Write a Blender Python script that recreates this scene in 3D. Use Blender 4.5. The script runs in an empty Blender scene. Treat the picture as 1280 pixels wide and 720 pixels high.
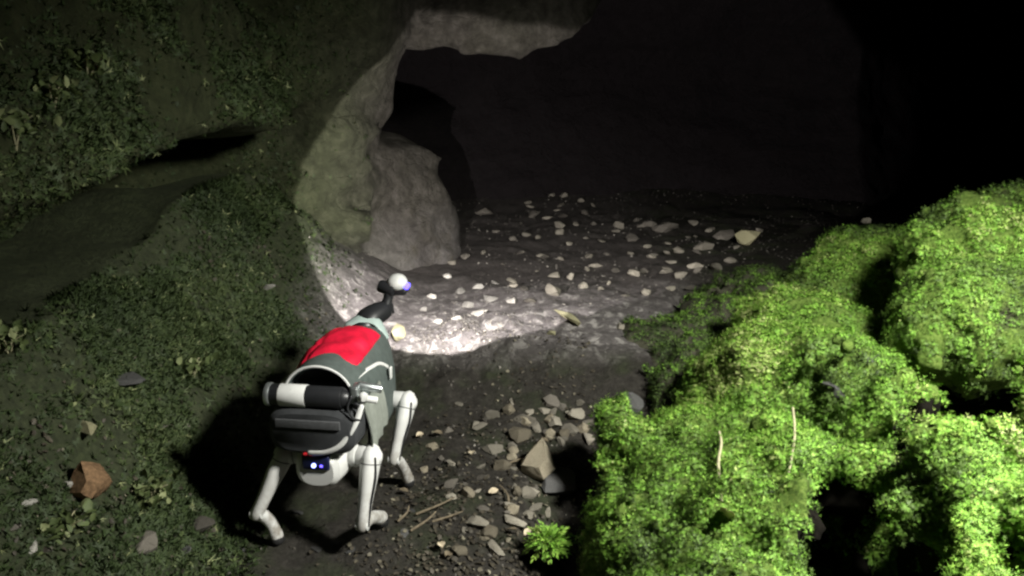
import bpy, bmesh, math, random
import numpy as np
from mathutils import Vector, Matrix, Euler
from mathutils import noise as mnoise

random.seed(7)
RNG = np.random.default_rng(7)
scene = bpy.context.scene
COL = scene.collection
R = math.radians

# ------------------------------------------------------------------ camera
FPX, PITCH, CAMH = 1050.0, R(17.0), 1.5
cd = bpy.data.cameras.new('camera')
cd.sensor_width = 36.0
cd.lens = 36.0 * FPX / 1280.0
cd.clip_start = 0.05
cd.clip_end = 200
cam = bpy.data.objects.new('camera', cd)
COL.objects.link(cam)
cam.location = (0, 0, CAMH)
cam.rotation_euler = (R(90) - PITCH, 0, 0)
scene.camera = cam

# ------------------------------------------------------------------ night sky, faint moon
world = bpy.data.worlds.new('World')
scene.world = world
world.use_nodes = True
wn = world.node_tree.nodes
bg = wn['Background']
sky = wn.new('ShaderNodeTexSky')
sky.sky_type = 'NISHITA'
sky.sun_disc = False
sky.sun_elevation = R(25)
sky.sun_rotation = R(60)
world.node_tree.links.new(sky.outputs[0], bg.inputs[0])
bg.inputs[1].default_value = 0.00045
sd = bpy.data.lights.new('moon', 'SUN')
sd.energy = 0.004
sd.angle = R(0.5)
sd.color = (1, 0.96, 0.9)
moon = bpy.data.objects.new('moon', sd)
COL.objects.link(moon)
moon.rotation_euler = (R(65), 0, R(-60))

# the work lamp held up beside the photographer
ld = bpy.data.lights.new('work_lamp', 'SPOT')
ld.energy = 610
ld.color = (1.0, 0.98, 0.90)
ld.spot_size = R(108)
ld.spot_blend = 0.85
ld.shadow_soft_size = 0.16
work = bpy.data.objects.new('work_lamp', ld)
COL.objects.link(work)
work.location = (1.50, 1.25, 2.2)
work.rotation_euler = (Vector((0.62, 2.35, 0.2)) - work.location).to_track_quat('-Z', 'Y').to_euler()

scene.view_settings.view_transform = 'Standard'
scene.view_settings.look = 'None'
scene.view_settings.exposure = 0.0
scene.view_settings.gamma = 1.0
scene.cycles.max_bounces = 4
scene.cycles.diffuse_bounces = 2
scene.cycles.glossy_bounces = 2
scene.cycles.use_denoising = True
scene.cycles.filter_width = 2.4


# ------------------------------------------------------------------ helpers
def at(px, py, z):
    """ground point seen at a photograph pixel, at height z"""
    u = (px - 640.0) / FPX
    v = (py - 360.0) / FPX
    d = Vector((u, math.cos(PITCH) - v * math.sin(PITCH), -math.sin(PITCH) - v * math.cos(PITCH)))
    t = (z - CAMH) / d.z
    return Vector((d.x * t, d.y * t, z))


_perm = np.random.default_rng(3).permutation(256)
_perm = np.concatenate([_perm, _perm, _perm])
_val = np.random.default_rng(4).uniform(-1, 1, 256)


def vnoise(x, y, z):
    xi = np.floor(x).astype(np.int64); yi = np.floor(y).astype(np.int64); zi = np.floor(z).astype(np.int64)
    xf = x - xi; yf = y - yi; zf = z - zi
    xi &= 255; yi &= 255; zi &= 255
    u = xf * xf * xf * (xf * (xf * 6 - 15) + 10)
    v = yf * yf * yf * (yf * (yf * 6 - 15) + 10)
    w = zf * zf * zf * (zf * (zf * 6 - 15) + 10)

    def h(a, b, c):
        return _val[_perm[_perm[_perm[a & 255] + (b & 255)] + (c & 255)]]
    c00 = h(xi, yi, zi) * (1 - u) + h(xi + 1, yi, zi) * u
    c10 = h(xi, yi + 1, zi) * (1 - u) + h(xi + 1, yi + 1, zi) * u
    c01 = h(xi, yi, zi + 1) * (1 - u) + h(xi + 1, yi, zi + 1) * u
    c11 = h(xi, yi + 1, zi + 1) * (1 - u) + h(xi + 1, yi + 1, zi + 1) * u
    return (c00 * (1 - v) + c10 * v) * (1 - w) + (c01 * (1 - v) + c11 * v) * w


def fbm(x, y, z, f=1.0, octs=4, gain=0.5):
    s = 0.0; a = 1.0
    for i in range(octs):
        s = s + a * vnoise(x * f + 17.3 * i, y * f + 5.1 * i, z * f + 9.7 * i)
        f *= 2.03; a *= gain
    return s


def cushions(X, Y, Z, cell):
    """rounded pillows: distance to the nearest scattered point, in cells"""
    x = X / cell; y = Y / cell; z = Z / cell
    xi = np.floor(x).astype(np.int64); yi = np.floor(y).astype(np.int64); zi = np.floor(z).astype(np.int64)
    best = np.full(x.shape, 9.0)
    for i in (-1, 0, 1):
        for j in (-1, 0, 1):
            for k in (-1, 0, 1):
                hsh = _perm[_perm[_perm[(xi + i) & 255] + ((yi + j) & 255)] + ((zi + k) & 255)]
                d = (xi + i + 0.5 + 0.48 * _val[hsh] - x) ** 2 + (yi + j + 0.5 + 0.48 * _val[(hsh * 7 + 13) & 255] - y) ** 2 + (zi + k + 0.5 + 0.48 * _val[(hsh * 3 + 101) & 255] - z) ** 2
                best = np.minimum(best, d)
    return np.sqrt(best)


def sstep(a, b, x):
    t = np.clip((x - a) / (b - a), 0, 1)
    return t * t * (3 - 2 * t)


def mesh_np(name, v, f, smooth=True):
    me = bpy.data.meshes.new(name)
    v = np.asarray(v, np.float32); f = np.asarray(f, np.int32)
    n = f.shape[1]
    me.vertices.add(len(v)); me.vertices.foreach_set('co', v.ravel())
    me.loops.add(f.size); me.loops.foreach_set('vertex_index', f.ravel())
    me.polygons.add(len(f))
    me.polygons.foreach_set('loop_start', np.arange(0, f.size, n, dtype=np.int32))
    me.polygons.foreach_set('loop_total', np.full(len(f), n, np.int32))
    if smooth:
        me.polygons.foreach_set('use_smooth', np.ones(len(f), bool))
    me.update(calc_edges=True)
    return me


def link(name, me, mat=None, parent=None):
    o = bpy.data.objects.new(name, me)
    COL.objects.link(o)
    if mat and me is not None and not me.materials:
        me.materials.append(mat)
    if parent:
        o.parent = parent
    return o


def tag(o, label=None, cat=None, group=None, kind=None):
    if label: o['label'] = label
    if cat: o['category'] = cat
    if group: o['group'] = group
    if kind: o['kind'] = kind
    return o


def surface_nets(F, org, h):
    """quads round the F<0 region of a grid"""
    nx, ny, nz = F.shape
    ins = F < 0
    cnt = np.zeros((nx - 1, ny - 1, nz - 1), np.int8)
    cs = [(i, j, k) for i in (0, 1) for j in (0, 1) for k in (0, 1)]
    def sl(c): return (slice(c[0], nx - 1 + c[0]), slice(c[1], ny - 1 + c[1]), slice(c[2], nz - 1 + c[2]))
    for c in cs: cnt += ins[sl(c)]
    act = (cnt > 0) & (cnt < 8)
    ci, cj, ck = np.nonzero(act)
    idx = np.full(act.shape, -1, np.int64); idx[ci, cj, ck] = np.arange(len(ci))
    acc = np.zeros((len(ci), 3)); num = np.zeros(len(ci))
    val = {c: F[ci + c[0], cj + c[1], ck + c[2]] for c in cs}
    for a in cs:
        for ax in range(3):
            if a[ax] == 0:
                b = list(a); b[ax] = 1; b = tuple(b)
                va, vb = val[a], val[b]
                m = (va < 0) != (vb < 0)
                t = np.where(m, va / np.where(m, va - vb, 1), 0)
                p = np.tile(np.array(a, float), (len(ci), 1)); p[:, ax] = t
                acc += p * m[:, None]; num += m
    P = acc / num[:, None] + np.stack([ci, cj, ck], 1)
    V = P * h + np.array(org)
    Q = []
    for ax in range(3):
        s0 = [slice(None)] * 3; s1 = [slice(None)] * 3
        s0[ax] = slice(0, -1); s1[ax] = slice(1, None)
        A = ins[tuple(s0)]; B = ins[tuple(s1)]
        e = A != B
        o1, o2 = (ax + 1) % 3, (ax + 2) % 3
        i = list(np.nonzero(e))
        ok = (i[o1] > 0) & (i[o2] > 0) & (i[o1] < F.shape[o1] - 1) & (i[o2] < F.shape[o2] - 1)
        i = [q[ok] for q in i]
        flip = A[tuple(i)]
        def g(d1, d2):
            j = list(i); j[o1] = j[o1] - d1; j[o2] = j[o2] - d2
            return idx[tuple(j)]
        q = np.stack([g(1, 1), g(0, 1), g(0, 0), g(1, 0)], 1)
        q[~flip] = q[~flip][:, ::-1]
        Q.append(q)
    Q = np.concatenate(Q)
    Q = Q[(Q >= 0).all(1)]
    return V, Q


def sample_mesh(V, Q, n, rng, weight=None):
    """area weighted random points and normals on a quad mesh"""
    T = np.concatenate([Q[:, [0, 1, 2]], Q[:, [0, 2, 3]]])
    a, b, c = V[T[:, 0]], V[T[:, 1]], V[T[:, 2]]
    N = np.cross(b - a, c - a); ar = np.linalg.norm(N, axis=1) + 1e-12
    w = ar.copy()
    if weight is not None:
        w = w * weight((a + b + c) / 3, N / ar[:, None])
    w /= w.sum()
    k = rng.choice(len(T), n, p=w)
    r1 = np.sqrt(rng.random(n)); r2 = rng.random(n)
    P = a[k] * (1 - r1)[:, None] + b[k] * (r1 * (1 - r2))[:, None] + c[k] * (r1 * r2)[:, None]
    return P, N[k] / ar[k][:, None]


def grid_mesh(xs, ys, zf):
    X, Y = np.meshgrid(xs, ys, indexing='ij')
    Z = zf(X, Y)
    V = np.stack([X.ravel(), Y.ravel(), Z.ravel()], 1)
    nx, ny = len(xs), len(ys)
    i = (np.arange(nx - 1)[:, None] * ny + np.arange(ny - 1)[None]).ravel()
    Q = np.stack([i, i + ny, i + ny + 1, i + 1], 1)
    return V, Q


def scatter_leaves(P, D, U, S, temps, tint, rng, soft=None):
    """place copies of leaf templates (verts, tris) with forward D, up U and size S into one mesh"""
    D = D / np.linalg.norm(D, axis=1)[:, None]
    Sd = np.cross(U, D); Sd /= (np.linalg.norm(Sd, axis=1)[:, None] + 1e-9)
    U2 = np.cross(D, Sd)
    pick = rng.integers(0, len(temps), len(P))
    VV, FF, TT, NN = [], [], [], []; off = 0
    for ti, (tv, tf) in enumerate(temps):
        m = np.nonzero(pick == ti)[0]
        if not len(m): continue
        v = (P[m][:, None] + S[m][:, None, None] * (tv[None, :, 0:1] * D[m][:, None] + tv[None, :, 1:2] * Sd[m][:, None] + tv[None, :, 2:3] * U2[m][:, None]))
        VV.append(v.reshape(-1, 3))
        f = np.repeat(tf[None], len(m), axis=0)
        if soft is not None:        # wind every blade so that it faces the way its cushion does
            gn = np.cross(v[:, tf[:, 1]] - v[:, tf[:, 0]], v[:, tf[:, 2]] - v[:, tf[:, 0]])
            fl = (gn * soft[m][:, None]).sum(2) < 0
            f[fl] = f[fl][:, ::-1]
        f = f + (np.arange(len(m)) * len(tv))[:, None, None] + off
        FF.append(f.reshape(-1, 3)); off += len(m) * len(tv)
        TT.append(np.repeat(tint[m], len(tv)))
        if soft is not None: NN.append(np.repeat(soft[m], len(tv), axis=0))
    me = mesh_np('leaves', np.concatenate(VV), np.concatenate(FF), smooth=False)
    att = me.attributes.new('tint', 'FLOAT', 'POINT')
    att.data.foreach_set('value', np.concatenate(TT).astype(np.float32))
    if soft is not None:        # a moss tuft shades as the cushion it stands on
        me.polygons.foreach_set('use_smooth', np.ones(len(me.polygons), bool))
        me.normals_split_custom_set_from_vertices(np.concatenate(NN).astype(np.float32))
    return me


# ------------------------------------------------------------------ materials
def new_mat(name, rough=0.8, spec=0.3):
    m = bpy.data.materials.new(name); m.use_nodes = True
    nt = m.node_tree; b = nt.nodes['Principled BSDF']
    b.inputs['Roughness'].default_value = rough
    b.inputs['Specular IOR Level'].default_value = spec
    return m, nt, b


def ramp(nt, src, stops):
    r = nt.nodes.new('ShaderNodeValToRGB')
    el = r.color_ramp.elements
    while len(el) < len(stops): el.new(0.5)
    for e, (p, c) in zip(el, stops):
        e.position = p; e.color = (*c, 1)
    nt.links.new(src, r.inputs[0])
    return r.outputs[0]


def noise(nt, scale, detail=5, rough=0.6, coord='Object', dist=0.0):
    tc = nt.nodes.new('ShaderNodeTexCoord')
    n = nt.nodes.new('ShaderNodeTexNoise')
    n.inputs['Scale'].default_value = scale; n.inputs['Detail'].default_value = detail
    n.inputs['Roughness'].default_value = rough; n.inputs['Distortion'].default_value = dist
    nt.links.new(tc.outputs[coord], n.inputs['Vector'])
    return n.outputs[0]


def mix(nt, fac, a, b):
    m = nt.nodes.new('ShaderNodeMix'); m.data_type = 'RGBA'
    for s, v in ((m.inputs[0], fac), (m.inputs[6], a), (m.inputs[7], b)):
        if hasattr(v, 'links') or isinstance(v, bpy.types.NodeSocket): nt.links.new(v, s)
        else: s.default_value = v if not isinstance(v, tuple) else (*v, 1)
    return m.outputs[2]


def bump(nt, b, h, strength=0.5, dist=0.02):
    n = nt.nodes.new('ShaderNodeBump')
    n.inputs['Strength'].default_value = strength; n.inputs['Distance'].default_value = dist
    nt.links.new(h, n.inputs['Height']); nt.links.new(n.outputs[0], b.inputs['Normal'])


def plain(name, col, rough=0.5, spec=0.4, var=0.12, scale=30, metal=0.0, bmp=0.0, bscale=200, emit=None, estr=0):
    m, nt, b = new_mat(name, rough, spec)
    lo = tuple(c * (1 - var) for c in col); hi = tuple(min(1, c * (1 + var)) for c in col)
    n = noise(nt, scale)
    nt.links.new(ramp(nt, n, [(0.3, lo), (0.7, hi)]), b.inputs['Base Color'])
    b.inputs['Metallic'].default_value = metal
    if bmp: bump(nt, b, noise(nt, bscale, 3), bmp, 0.002)
    if emit:
        b.inputs['Emission Color'].default_value = (*emit, 1); b.inputs['Emission Strength'].default_value = estr
    return m


def mat_ground():
    m, nt, b = new_mat('soil', 0.75, 0.35)
    n1 = noise(nt, 2.2, 8, 0.65, dist=0.4); n2 = noise(nt, 38, 6, 0.7); n3 = noise(nt, 5.5, 6, 0.6)
    c = ramp(nt, n2, [(0.3, (0.014, 0.012, 0.009)), (0.52, (0.029, 0.026, 0.021)), (0.75, (0.062, 0.057, 0.047))])
    g = ramp(nt, n2, [(0.3, (0.014, 0.018, 0.008)), (0.75, (0.042, 0.052, 0.022))])
    c = mix(nt, ramp(nt, n3, [(0.48, (0, 0, 0)), (0.64, (0.8, 0.8, 0.8))]), c, g)
    # moss film on the left bank, then bare worn rock of the cave floor further in
    tc = nt.nodes.new('ShaderNodeTexCoord'); sp = nt.nodes.new('ShaderNodeSeparateXYZ')
    nt.links.new(tc.outputs['Object'], sp.inputs[0])
    ml = nt.nodes.new('ShaderNodeMapRange'); ml.inputs[1].default_value = -0.68; ml.inputs[2].default_value = -1.0; ml.inputs[4].default_value = 0.8
    nt.links.new(sp.outputs[0], ml.inputs[0])
    c = mix(nt, ml.outputs[0], c, ramp(nt, n2, [(0.3, (0.020, 0.027, 0.011)), (0.5, (0.038, 0.050, 0.020)), (0.75, (0.070, 0.088, 0.036))]))
    ma = nt.nodes.new('ShaderNodeMapRange'); ma.inputs[1].default_value = 3.28; ma.inputs[2].default_value = 3.5
    nt.links.new(sp.outputs[1], ma.inputs[0])
    ad = nt.nodes.new('ShaderNodeMath'); ad.operation = 'MULTIPLY'
    nt.links.new(ma.outputs[0], ad.inputs[0])
    mx = nt.nodes.new('ShaderNodeMapRange'); mx.inputs[1].default_value = -1.0; mx.inputs[2].default_value = -0.72
    nt.links.new(sp.outputs[0], mx.inputs[0])
    mr_ = nt.nodes.new('ShaderNodeMapRange'); mr_.inputs[1].default_value = 1.2; mr_.inputs[2].default_value = 0.8
    nt.links.new(sp.outputs[0], mr_.inputs[0])
    m3 = nt.nodes.new('ShaderNodeMath'); m3.operation = 'MULTIPLY'; nt.links.new(mx.outputs[0], m3.inputs[0]); nt.links.new(mr_.outputs[0], m3.inputs[1])
    md = nt.nodes.new('ShaderNodeMath'); md.operation = 'MULTIPLY'; nt.links.new(m3.outputs[0], md.inputs[1])
    nt.links.new(ramp(nt, n1, [(0.25, (0.55, 0.55, 0.55)), (0.5, (1, 1, 1))]), md.inputs[0])
    nt.links.new(md.outputs[0], ad.inputs[1])
    rk = ramp(nt, n2, [(0.25, (0.075, 0.069, 0.066)), (0.55, (0.16, 0.147, 0.143)), (0.8, (0.30, 0.285, 0.275))])
    rk = mix(nt, ramp(nt, noise(nt, 15, 7, .7, dist=.6), [(.53, (0, 0, 0)), (.6, (.9, .9, .9))]), rk, (.42, .40, .375))
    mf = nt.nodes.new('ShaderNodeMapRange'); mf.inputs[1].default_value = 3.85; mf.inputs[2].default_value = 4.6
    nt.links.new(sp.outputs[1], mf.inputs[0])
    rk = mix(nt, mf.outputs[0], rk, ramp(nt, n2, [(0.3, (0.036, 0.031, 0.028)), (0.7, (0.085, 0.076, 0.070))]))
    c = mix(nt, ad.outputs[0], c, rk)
    nt.links.new(c, b.inputs['Base Color'])
    bump(nt, b, noise(nt, 60, 8, 0.7), 0.7, 0.02)
    return m


def mat_rock():
    m, nt, b = new_mat('cave_rock', 0.8, 0.25)
    n1 = noise(nt, 1.6, 8, 0.65, dist=0.5); n2 = noise(nt, 16, 8, 0.68); n3 = noise(nt, 4.5, 6, 0.6, dist=0.8)
    c = ramp(nt, n2, [(0.28, (0.085, 0.078, 0.072)), (0.5, (0.15, 0.14, 0.132)), (0.75, (0.22, 0.205, 0.195))])
    c = mix(nt, ramp(nt, n3, [(0.5, (0, 0, 0)), (0.68, (0.75, 0.75, 0.75))]), c, (0.070, 0.062, 0.040))
    c = mix(nt, ramp(nt, n1, [(0.36, (0.65, 0.65, 0.65)), (0.46, (0, 0, 0))]), c, (0.045, 0.040, 0.038))
    # moss film by the left bank, carried inward to paint the unlit jamb dark
    tc = nt.nodes.new('ShaderNodeTexCoord'); sp = nt.nodes.new('ShaderNodeSeparateXYZ')
    nt.links.new(tc.outputs['Object'], sp.inputs[0])
    ma = nt.nodes.new('ShaderNodeMapRange'); ma.inputs[1].default_value = 4.75; ma.inputs[2].default_value = 4.1
    nt.links.new(sp.outputs[1], ma.inputs[0])
    mz = nt.nodes.new('ShaderNodeMapRange'); mz.inputs[1].default_value = 0.10; mz.inputs[2].default_value = 0.55; mz.inputs[4].default_value = 0.92  # brown stain, deepened upward to paint in the head lamp's falloff
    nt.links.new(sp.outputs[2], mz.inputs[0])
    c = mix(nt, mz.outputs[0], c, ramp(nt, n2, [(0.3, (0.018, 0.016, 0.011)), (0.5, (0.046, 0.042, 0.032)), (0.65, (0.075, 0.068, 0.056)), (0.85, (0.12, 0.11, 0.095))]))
    film = ramp(nt, n2, [(0.3, (0.020, 0.024, 0.010)), (0.5, (0.036, 0.044, 0.018)), (0.7, (0.062, 0.070, 0.032))])
    c = mix(nt, ma.outputs[0], c, film)
    mi = nt.nodes.new('ShaderNodeMapRange'); mi.inputs[1].default_value = 5.3; mi.inputs[2].default_value = 6.5  # deep rock coloured near black to paint the unlit cave interior
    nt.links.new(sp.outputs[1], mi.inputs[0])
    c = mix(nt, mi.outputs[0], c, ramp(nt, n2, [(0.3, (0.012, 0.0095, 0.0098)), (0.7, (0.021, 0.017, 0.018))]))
    nt.links.new(c, b.inputs['Base Color'])
    tv_ = nt.nodes.new('ShaderNodeTexCoord'); mp = nt.nodes.new('ShaderNodeMapping'); mp.inputs['Scale'].default_value = (1, 1, 1.8); mp.inputs['Rotation'].default_value = (.3, .4, .2)
    nt.links.new(tv_.outputs['Object'], mp.inputs[0])
    nw = nt.nodes.new('ShaderNodeTexNoise'); nw.inputs['Scale'].default_value = 3.5; nw.inputs['Detail'].default_value = 5; nt.links.new(mp.outputs[0], nw.inputs['Vector'])
    va = nt.nodes.new('ShaderNodeVectorMath'); va.operation = 'MULTIPLY_ADD'; va.inputs[1].default_value = (.5, .5, .5)
    nt.links.new(nw.outputs['Color'], va.inputs[0]); nt.links.new(mp.outputs[0], va.inputs[2])
    vo = nt.nodes.new('ShaderNodeTexVoronoi'); vo.feature = 'DISTANCE_TO_EDGE'; vo.inputs['Scale'].default_value = 3.6; nt.links.new(va.outputs[0], vo.inputs['Vector'])
    crack = ramp(nt, vo.outputs['Distance'], [(0.0, (0, 0, 0)), (0.045, (1, 1, 1))])
    hs = nt.nodes.new('ShaderNodeMath'); hs.operation = 'MULTIPLY_ADD'; hs.inputs[1].default_value = 0.16
    nt.links.new(crack, hs.inputs[0]); nt.links.new(noise(nt, 22, 10, 0.72), hs.inputs[2])
    bump(nt, b, hs.outputs[0], 0.8, 0.035)
    return m


def mat_leaf(name, stops, rough=0.6, trans=0.0):
    m, nt, b = new_mat(name, rough, 0.25)
    a = nt.nodes.new('ShaderNodeAttribute'); a.attribute_name = 'tint'
    c = ramp(nt, a.outputs['Fac'], stops)
    n = noise(nt, 55, 3)
    hsv = nt.nodes.new('ShaderNodeHueSaturation')
    nt.links.new(c, hsv.inputs['Color'])
    mr = nt.nodes.new('ShaderNodeMapRange'); mr.inputs[3].default_value = 0.7; mr.inputs[4].default_value = 1.3
    nt.links.new(n, mr.inputs[0]); nt.links.new(mr.outputs[0], hsv.inputs['Value'])
    nt.links.new(hsv.outputs[0], b.inputs['Base Color'])
    b.inputs['Subsurface Weight'].default_value = 0.0
    return m


def mat_stone(name, base, var=0.45, scale=25):
    m, nt, b = new_mat(name, 0.85, 0.25)
    oi = nt.nodes.new('ShaderNodeObjectInfo')
    n = noise(nt, scale, 6, 0.65); 
    lo = tuple(c * (1 - var) for c in base); hi = tuple(min(1, c * (1 + var)) for c in base)
    c = ramp(nt, n, [(0.3, lo), (0.7, hi)])
    hsv = nt.nodes.new('ShaderNodeHueSaturation')
    mr = nt.nodes.new('ShaderNodeMapRange'); mr.inputs[3].default_value = 0.45; mr.inputs[4].default_value = 1.35
    nt.links.new(oi.outputs['Random'], mr.inputs[0]); nt.links.new(mr.outputs[0], hsv.inputs['Value'])
    nt.links.new(c, hsv.inputs['Color']); nt.links.new(hsv.outputs[0], b.inputs['Base Color'])
    bump(nt, b, noise(nt, scale * 2.5, 6, 0.7), 0.6, 0.01)
    return m


M = {}
M['ground'] = mat_ground()
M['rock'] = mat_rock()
M['stone'] = mat_stone('grey_stone', (0.175, 0.16, 0.135))
M['pale'] = mat_stone('pale_stone', (0.32, 0.295, 0.24), 0.45)
M['brown'] = mat_stone('brown_stone', (0.40, 0.245, 0.13), 0.5, 5)
M['bright'] = mat_stone('whitish_stone', (0.52, 0.50, 0.45), 0.3)
M['olive'] = mat_stone('olive_stone', (0.42, 0.40, 0.24), 0.25)
M['tan'] = mat_stone('tan_stone', (0.30, 0.265, 0.195), 0.35)
M['darkrock'] = mat_stone('dark_stone', (0.10, 0.10, 0.098), 0.3)
M['moss'] = mat_leaf('moss_fronds', [(0.0, (0.040, 0.060, 0.024)), (0.3, (0.12, 0.20, 0.045)), (0.6, (0.19, 0.40, 0.048)), (0.8, (0.29, 0.46, 0.080)), (1.0, (0.40, 0.45, 0.18))])
M['bankleaf'] = mat_leaf('bank_leaves', [(0.0, (0.022, 0.034, 0.012)), (0.5, (0.038, 0.060, 0.020)), (0.85, (0.095, 0.125, 0.046)), (1.0, (0.26, 0.29, 0.14))])
M['litter'] = mat_leaf('dry_litter', [(0.0, (0.030, 0.026, 0.019)), (0.6, (0.085, 0.074, 0.054)), (1.0, (0.27, 0.25, 0.18))])
M['mossrock'] = plain('moss_substrate', (0.055, 0.055, 0.036), 0.9, 0.2, 0.5, 14, bmp=0.6, bscale=60)
def mat_mossmat():
    m, nt, bb = new_mat('moss_mat', .9, .15)
    n = noise(nt, 70, 5, .7); n2 = noise(nt, 6, 4, .6)
    c = ramp(nt, n, [(.3, (.05, .085, .02)), (.5, (.15, .25, .045)), (.75, (.30, .40, .10))])
    d = ramp(nt, n, [(.3, (.03, .028, .018)), (.8, (.09, .085, .06))])
    nt.links.new(mix(nt, ramp(nt, n2, [(.56, (0, 0, 0)), (.72, (.9, .9, .9))]), c, d), bb.inputs['Base Color'])
    bump(nt, bb, noise(nt, 120, 6, .75), .9, .02)
    return m


M['mossmat'] = mat_mossmat()
M['pit_shade'] = plain('painted_pit_shade', (0.010, 0.009, 0.007), .95, .05, .5, 25, bmp=1.0, bscale=40)  # near-black colour that paints in the shade inside the mound hollows
M['twig'] = plain('twig_bark', (0.17, 0.14, 0.095), 0.8, 0.2, 0.4, 60)
M['stem'] = plain('pale_stem', (0.38, 0.36, 0.22), 0.7, 0.2, 0.2, 60)
M['deadleaf'] = plain('dead_leaf', (0.62, 0.53, 0.38), 0.7, 0.2, 0.25, 50, bmp=0.3)

# ------------------------------------------------------------------ ground
XB = np.array([0, 1.5, 3.0, 4.2, 5.0, 6.2, 8, 14.]); 
XV = np.array([-1.5, -1.45, -1.32, -1.12, -1.0, -1.25, -1.7, -1.9])


def wall_x(y):
    return np.interp(y, XB, XV)


def zcr(y):
    """height of the long crevice in the left wall"""
    return 0.96 + 0.080 * (y - 2.0) + 0.06 * vnoise(y * 1.3, y * 0, y * 0)


def ground_z(x, y):
    x = np.asarray(x, float); y = np.asarray(y, float); o = np.zeros_like(x)
    z = 0.020 * fbm(x, y, o, 2.6, 3) + 0.010 * fbm(x, y, o + 3, 11, 4)
    # soil bank climbing to the left wall
    t = np.clip((wall_x(y) + 0.60 - x) / 0.66, 0, 2)
    near = 1 - sstep(3.9, 4.8, y)
    z += (0.66 * t ** 1.35) * (0.35 + 0.65 * near) * (1 + 0.18 * vnoise(x * 2.5, y * 2.5, o))
    z += 0.035 * fbm(x, y, o + 7, 5, 3) * np.clip(t, 0, 1)
    z = np.minimum(z, zcr(y) - 0.37 + 0.02 * vnoise(x * 6, y * 6, o))
    # right: ground rises under the mossy boulders
    r = np.clip(x - 0.30 - np.clip(y - 2.6, 0, 9) * 0.75, 0, 4)
    z += np.minimum(0.09 * r, 0.4) * (1 - sstep(5.0, 6.5, y))
    # shallow gully along the foot of the boulders
    z -= 0.16 * np.exp(-((x - 0.17) / 0.11) ** 2) * (1 - sstep(2.3, 2.8, y))
    slab = np.exp(-(((x + .15) / .55) ** 2 + ((y - 3.6) / .45) ** 2))
    z += 0.8 * slab * (0.024 * fbm(x, y, o + 1, 8, 4, .6) + 0.030 * np.abs(vnoise(x * 17, y * 17, o)))
    # cave floor sinks slightly going in
    z -= 0.03 * np.clip(y - 4.2, 0, 3)
    z += 0.05 * np.clip(y - 6.4, 0, 9) ** 2
    z += 0.17 * sstep(2.98, 3.45, y + 0.10 * x) * (1 - sstep(0.5, 1.2, x) * (1 - sstep(3.6, 4.4, y)))
    return z


xs = np.concatenate([np.arange(-3.2, -1.7, 0.05), np.arange(-1.7, 1.4, 0.016), np.arange(1.4, 6.5, 0.05)])
ys = np.concatenate([np.arange(-1.0, 1.5, 0.06), np.arange(1.5, 4.4, 0.016), np.arange(4.4, 6.5, 0.025), np.arange(6.5, 11.4, 0.08)])
gV, gQ = grid_mesh(xs, ys, ground_z)
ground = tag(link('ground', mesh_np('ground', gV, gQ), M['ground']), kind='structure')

# ------------------------------------------------------------------ cave rock
h = 0.04
ax = np.arange(-2.6, 6.0, h); ay = np.arange(-0.6, 11.4, h); az = np.arange(-0.45, 3.0, h)
X, Y, Z = np.meshgrid(ax, ay, az, indexing='ij')
X = X.astype(np.float32); Y = Y.astype(np.float32); Z = Z.astype(np.float32)
O2 = X[:, :, 0] * 0
zc = zcr(Y)          # height of the long crevice
fade = 1 - sstep(4.5, 5.3, Y)
dz = Z - zc
prof = np.where(dz < 0, -0.08 - 0.55 * (1 - sstep(3.3, 4.3, Y)), 0.16 + 0.15 * (1 - sstep(3.2, 4.1, Y)) - 0.36 * np.clip(dz, 0, 3))
prof = prof - 0.42 * np.exp(-(dz / (np.where(dz < 0, 0.085, 0.045) + 0.02 * vnoise(Y * 2.3, Y * 0 + 4, Y * 0))) ** 2) * fade
prof = prof * fade + (1 - fade) * (-0.1 - 0.10 * np.clip(Z - 0.7, 0, 2))
SL = wall_x(Y) + prof - X
# rounded buttress at the left jamb of the mouth
bx = np.sqrt(((X + 0.92) / 0.55) ** 2 + ((Y - 5.15) / 0.62) ** 2 + ((Z - 0.12) / 0.72) ** 2)
def smax(a, b_, k):
    hh = np.clip(0.5 + 0.5 * (a - b_) / k, 0, 1)
    return b_ * (1 - hh) + a * hh + k * hh * (1 - hh)


SL = smax(SL, (1 - bx) * 0.55, 0.16)
# jamb leaning over into the brow
jam = np.sqrt(((X + 1.26) / 0.52) ** 2 + ((Y - 4.70) / 0.50) ** 2)
SL = smax(SL, (1 - jam) * 0.45 + 0.30 * np.clip(Z - 1.15, 0, 1), 0.12)
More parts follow.
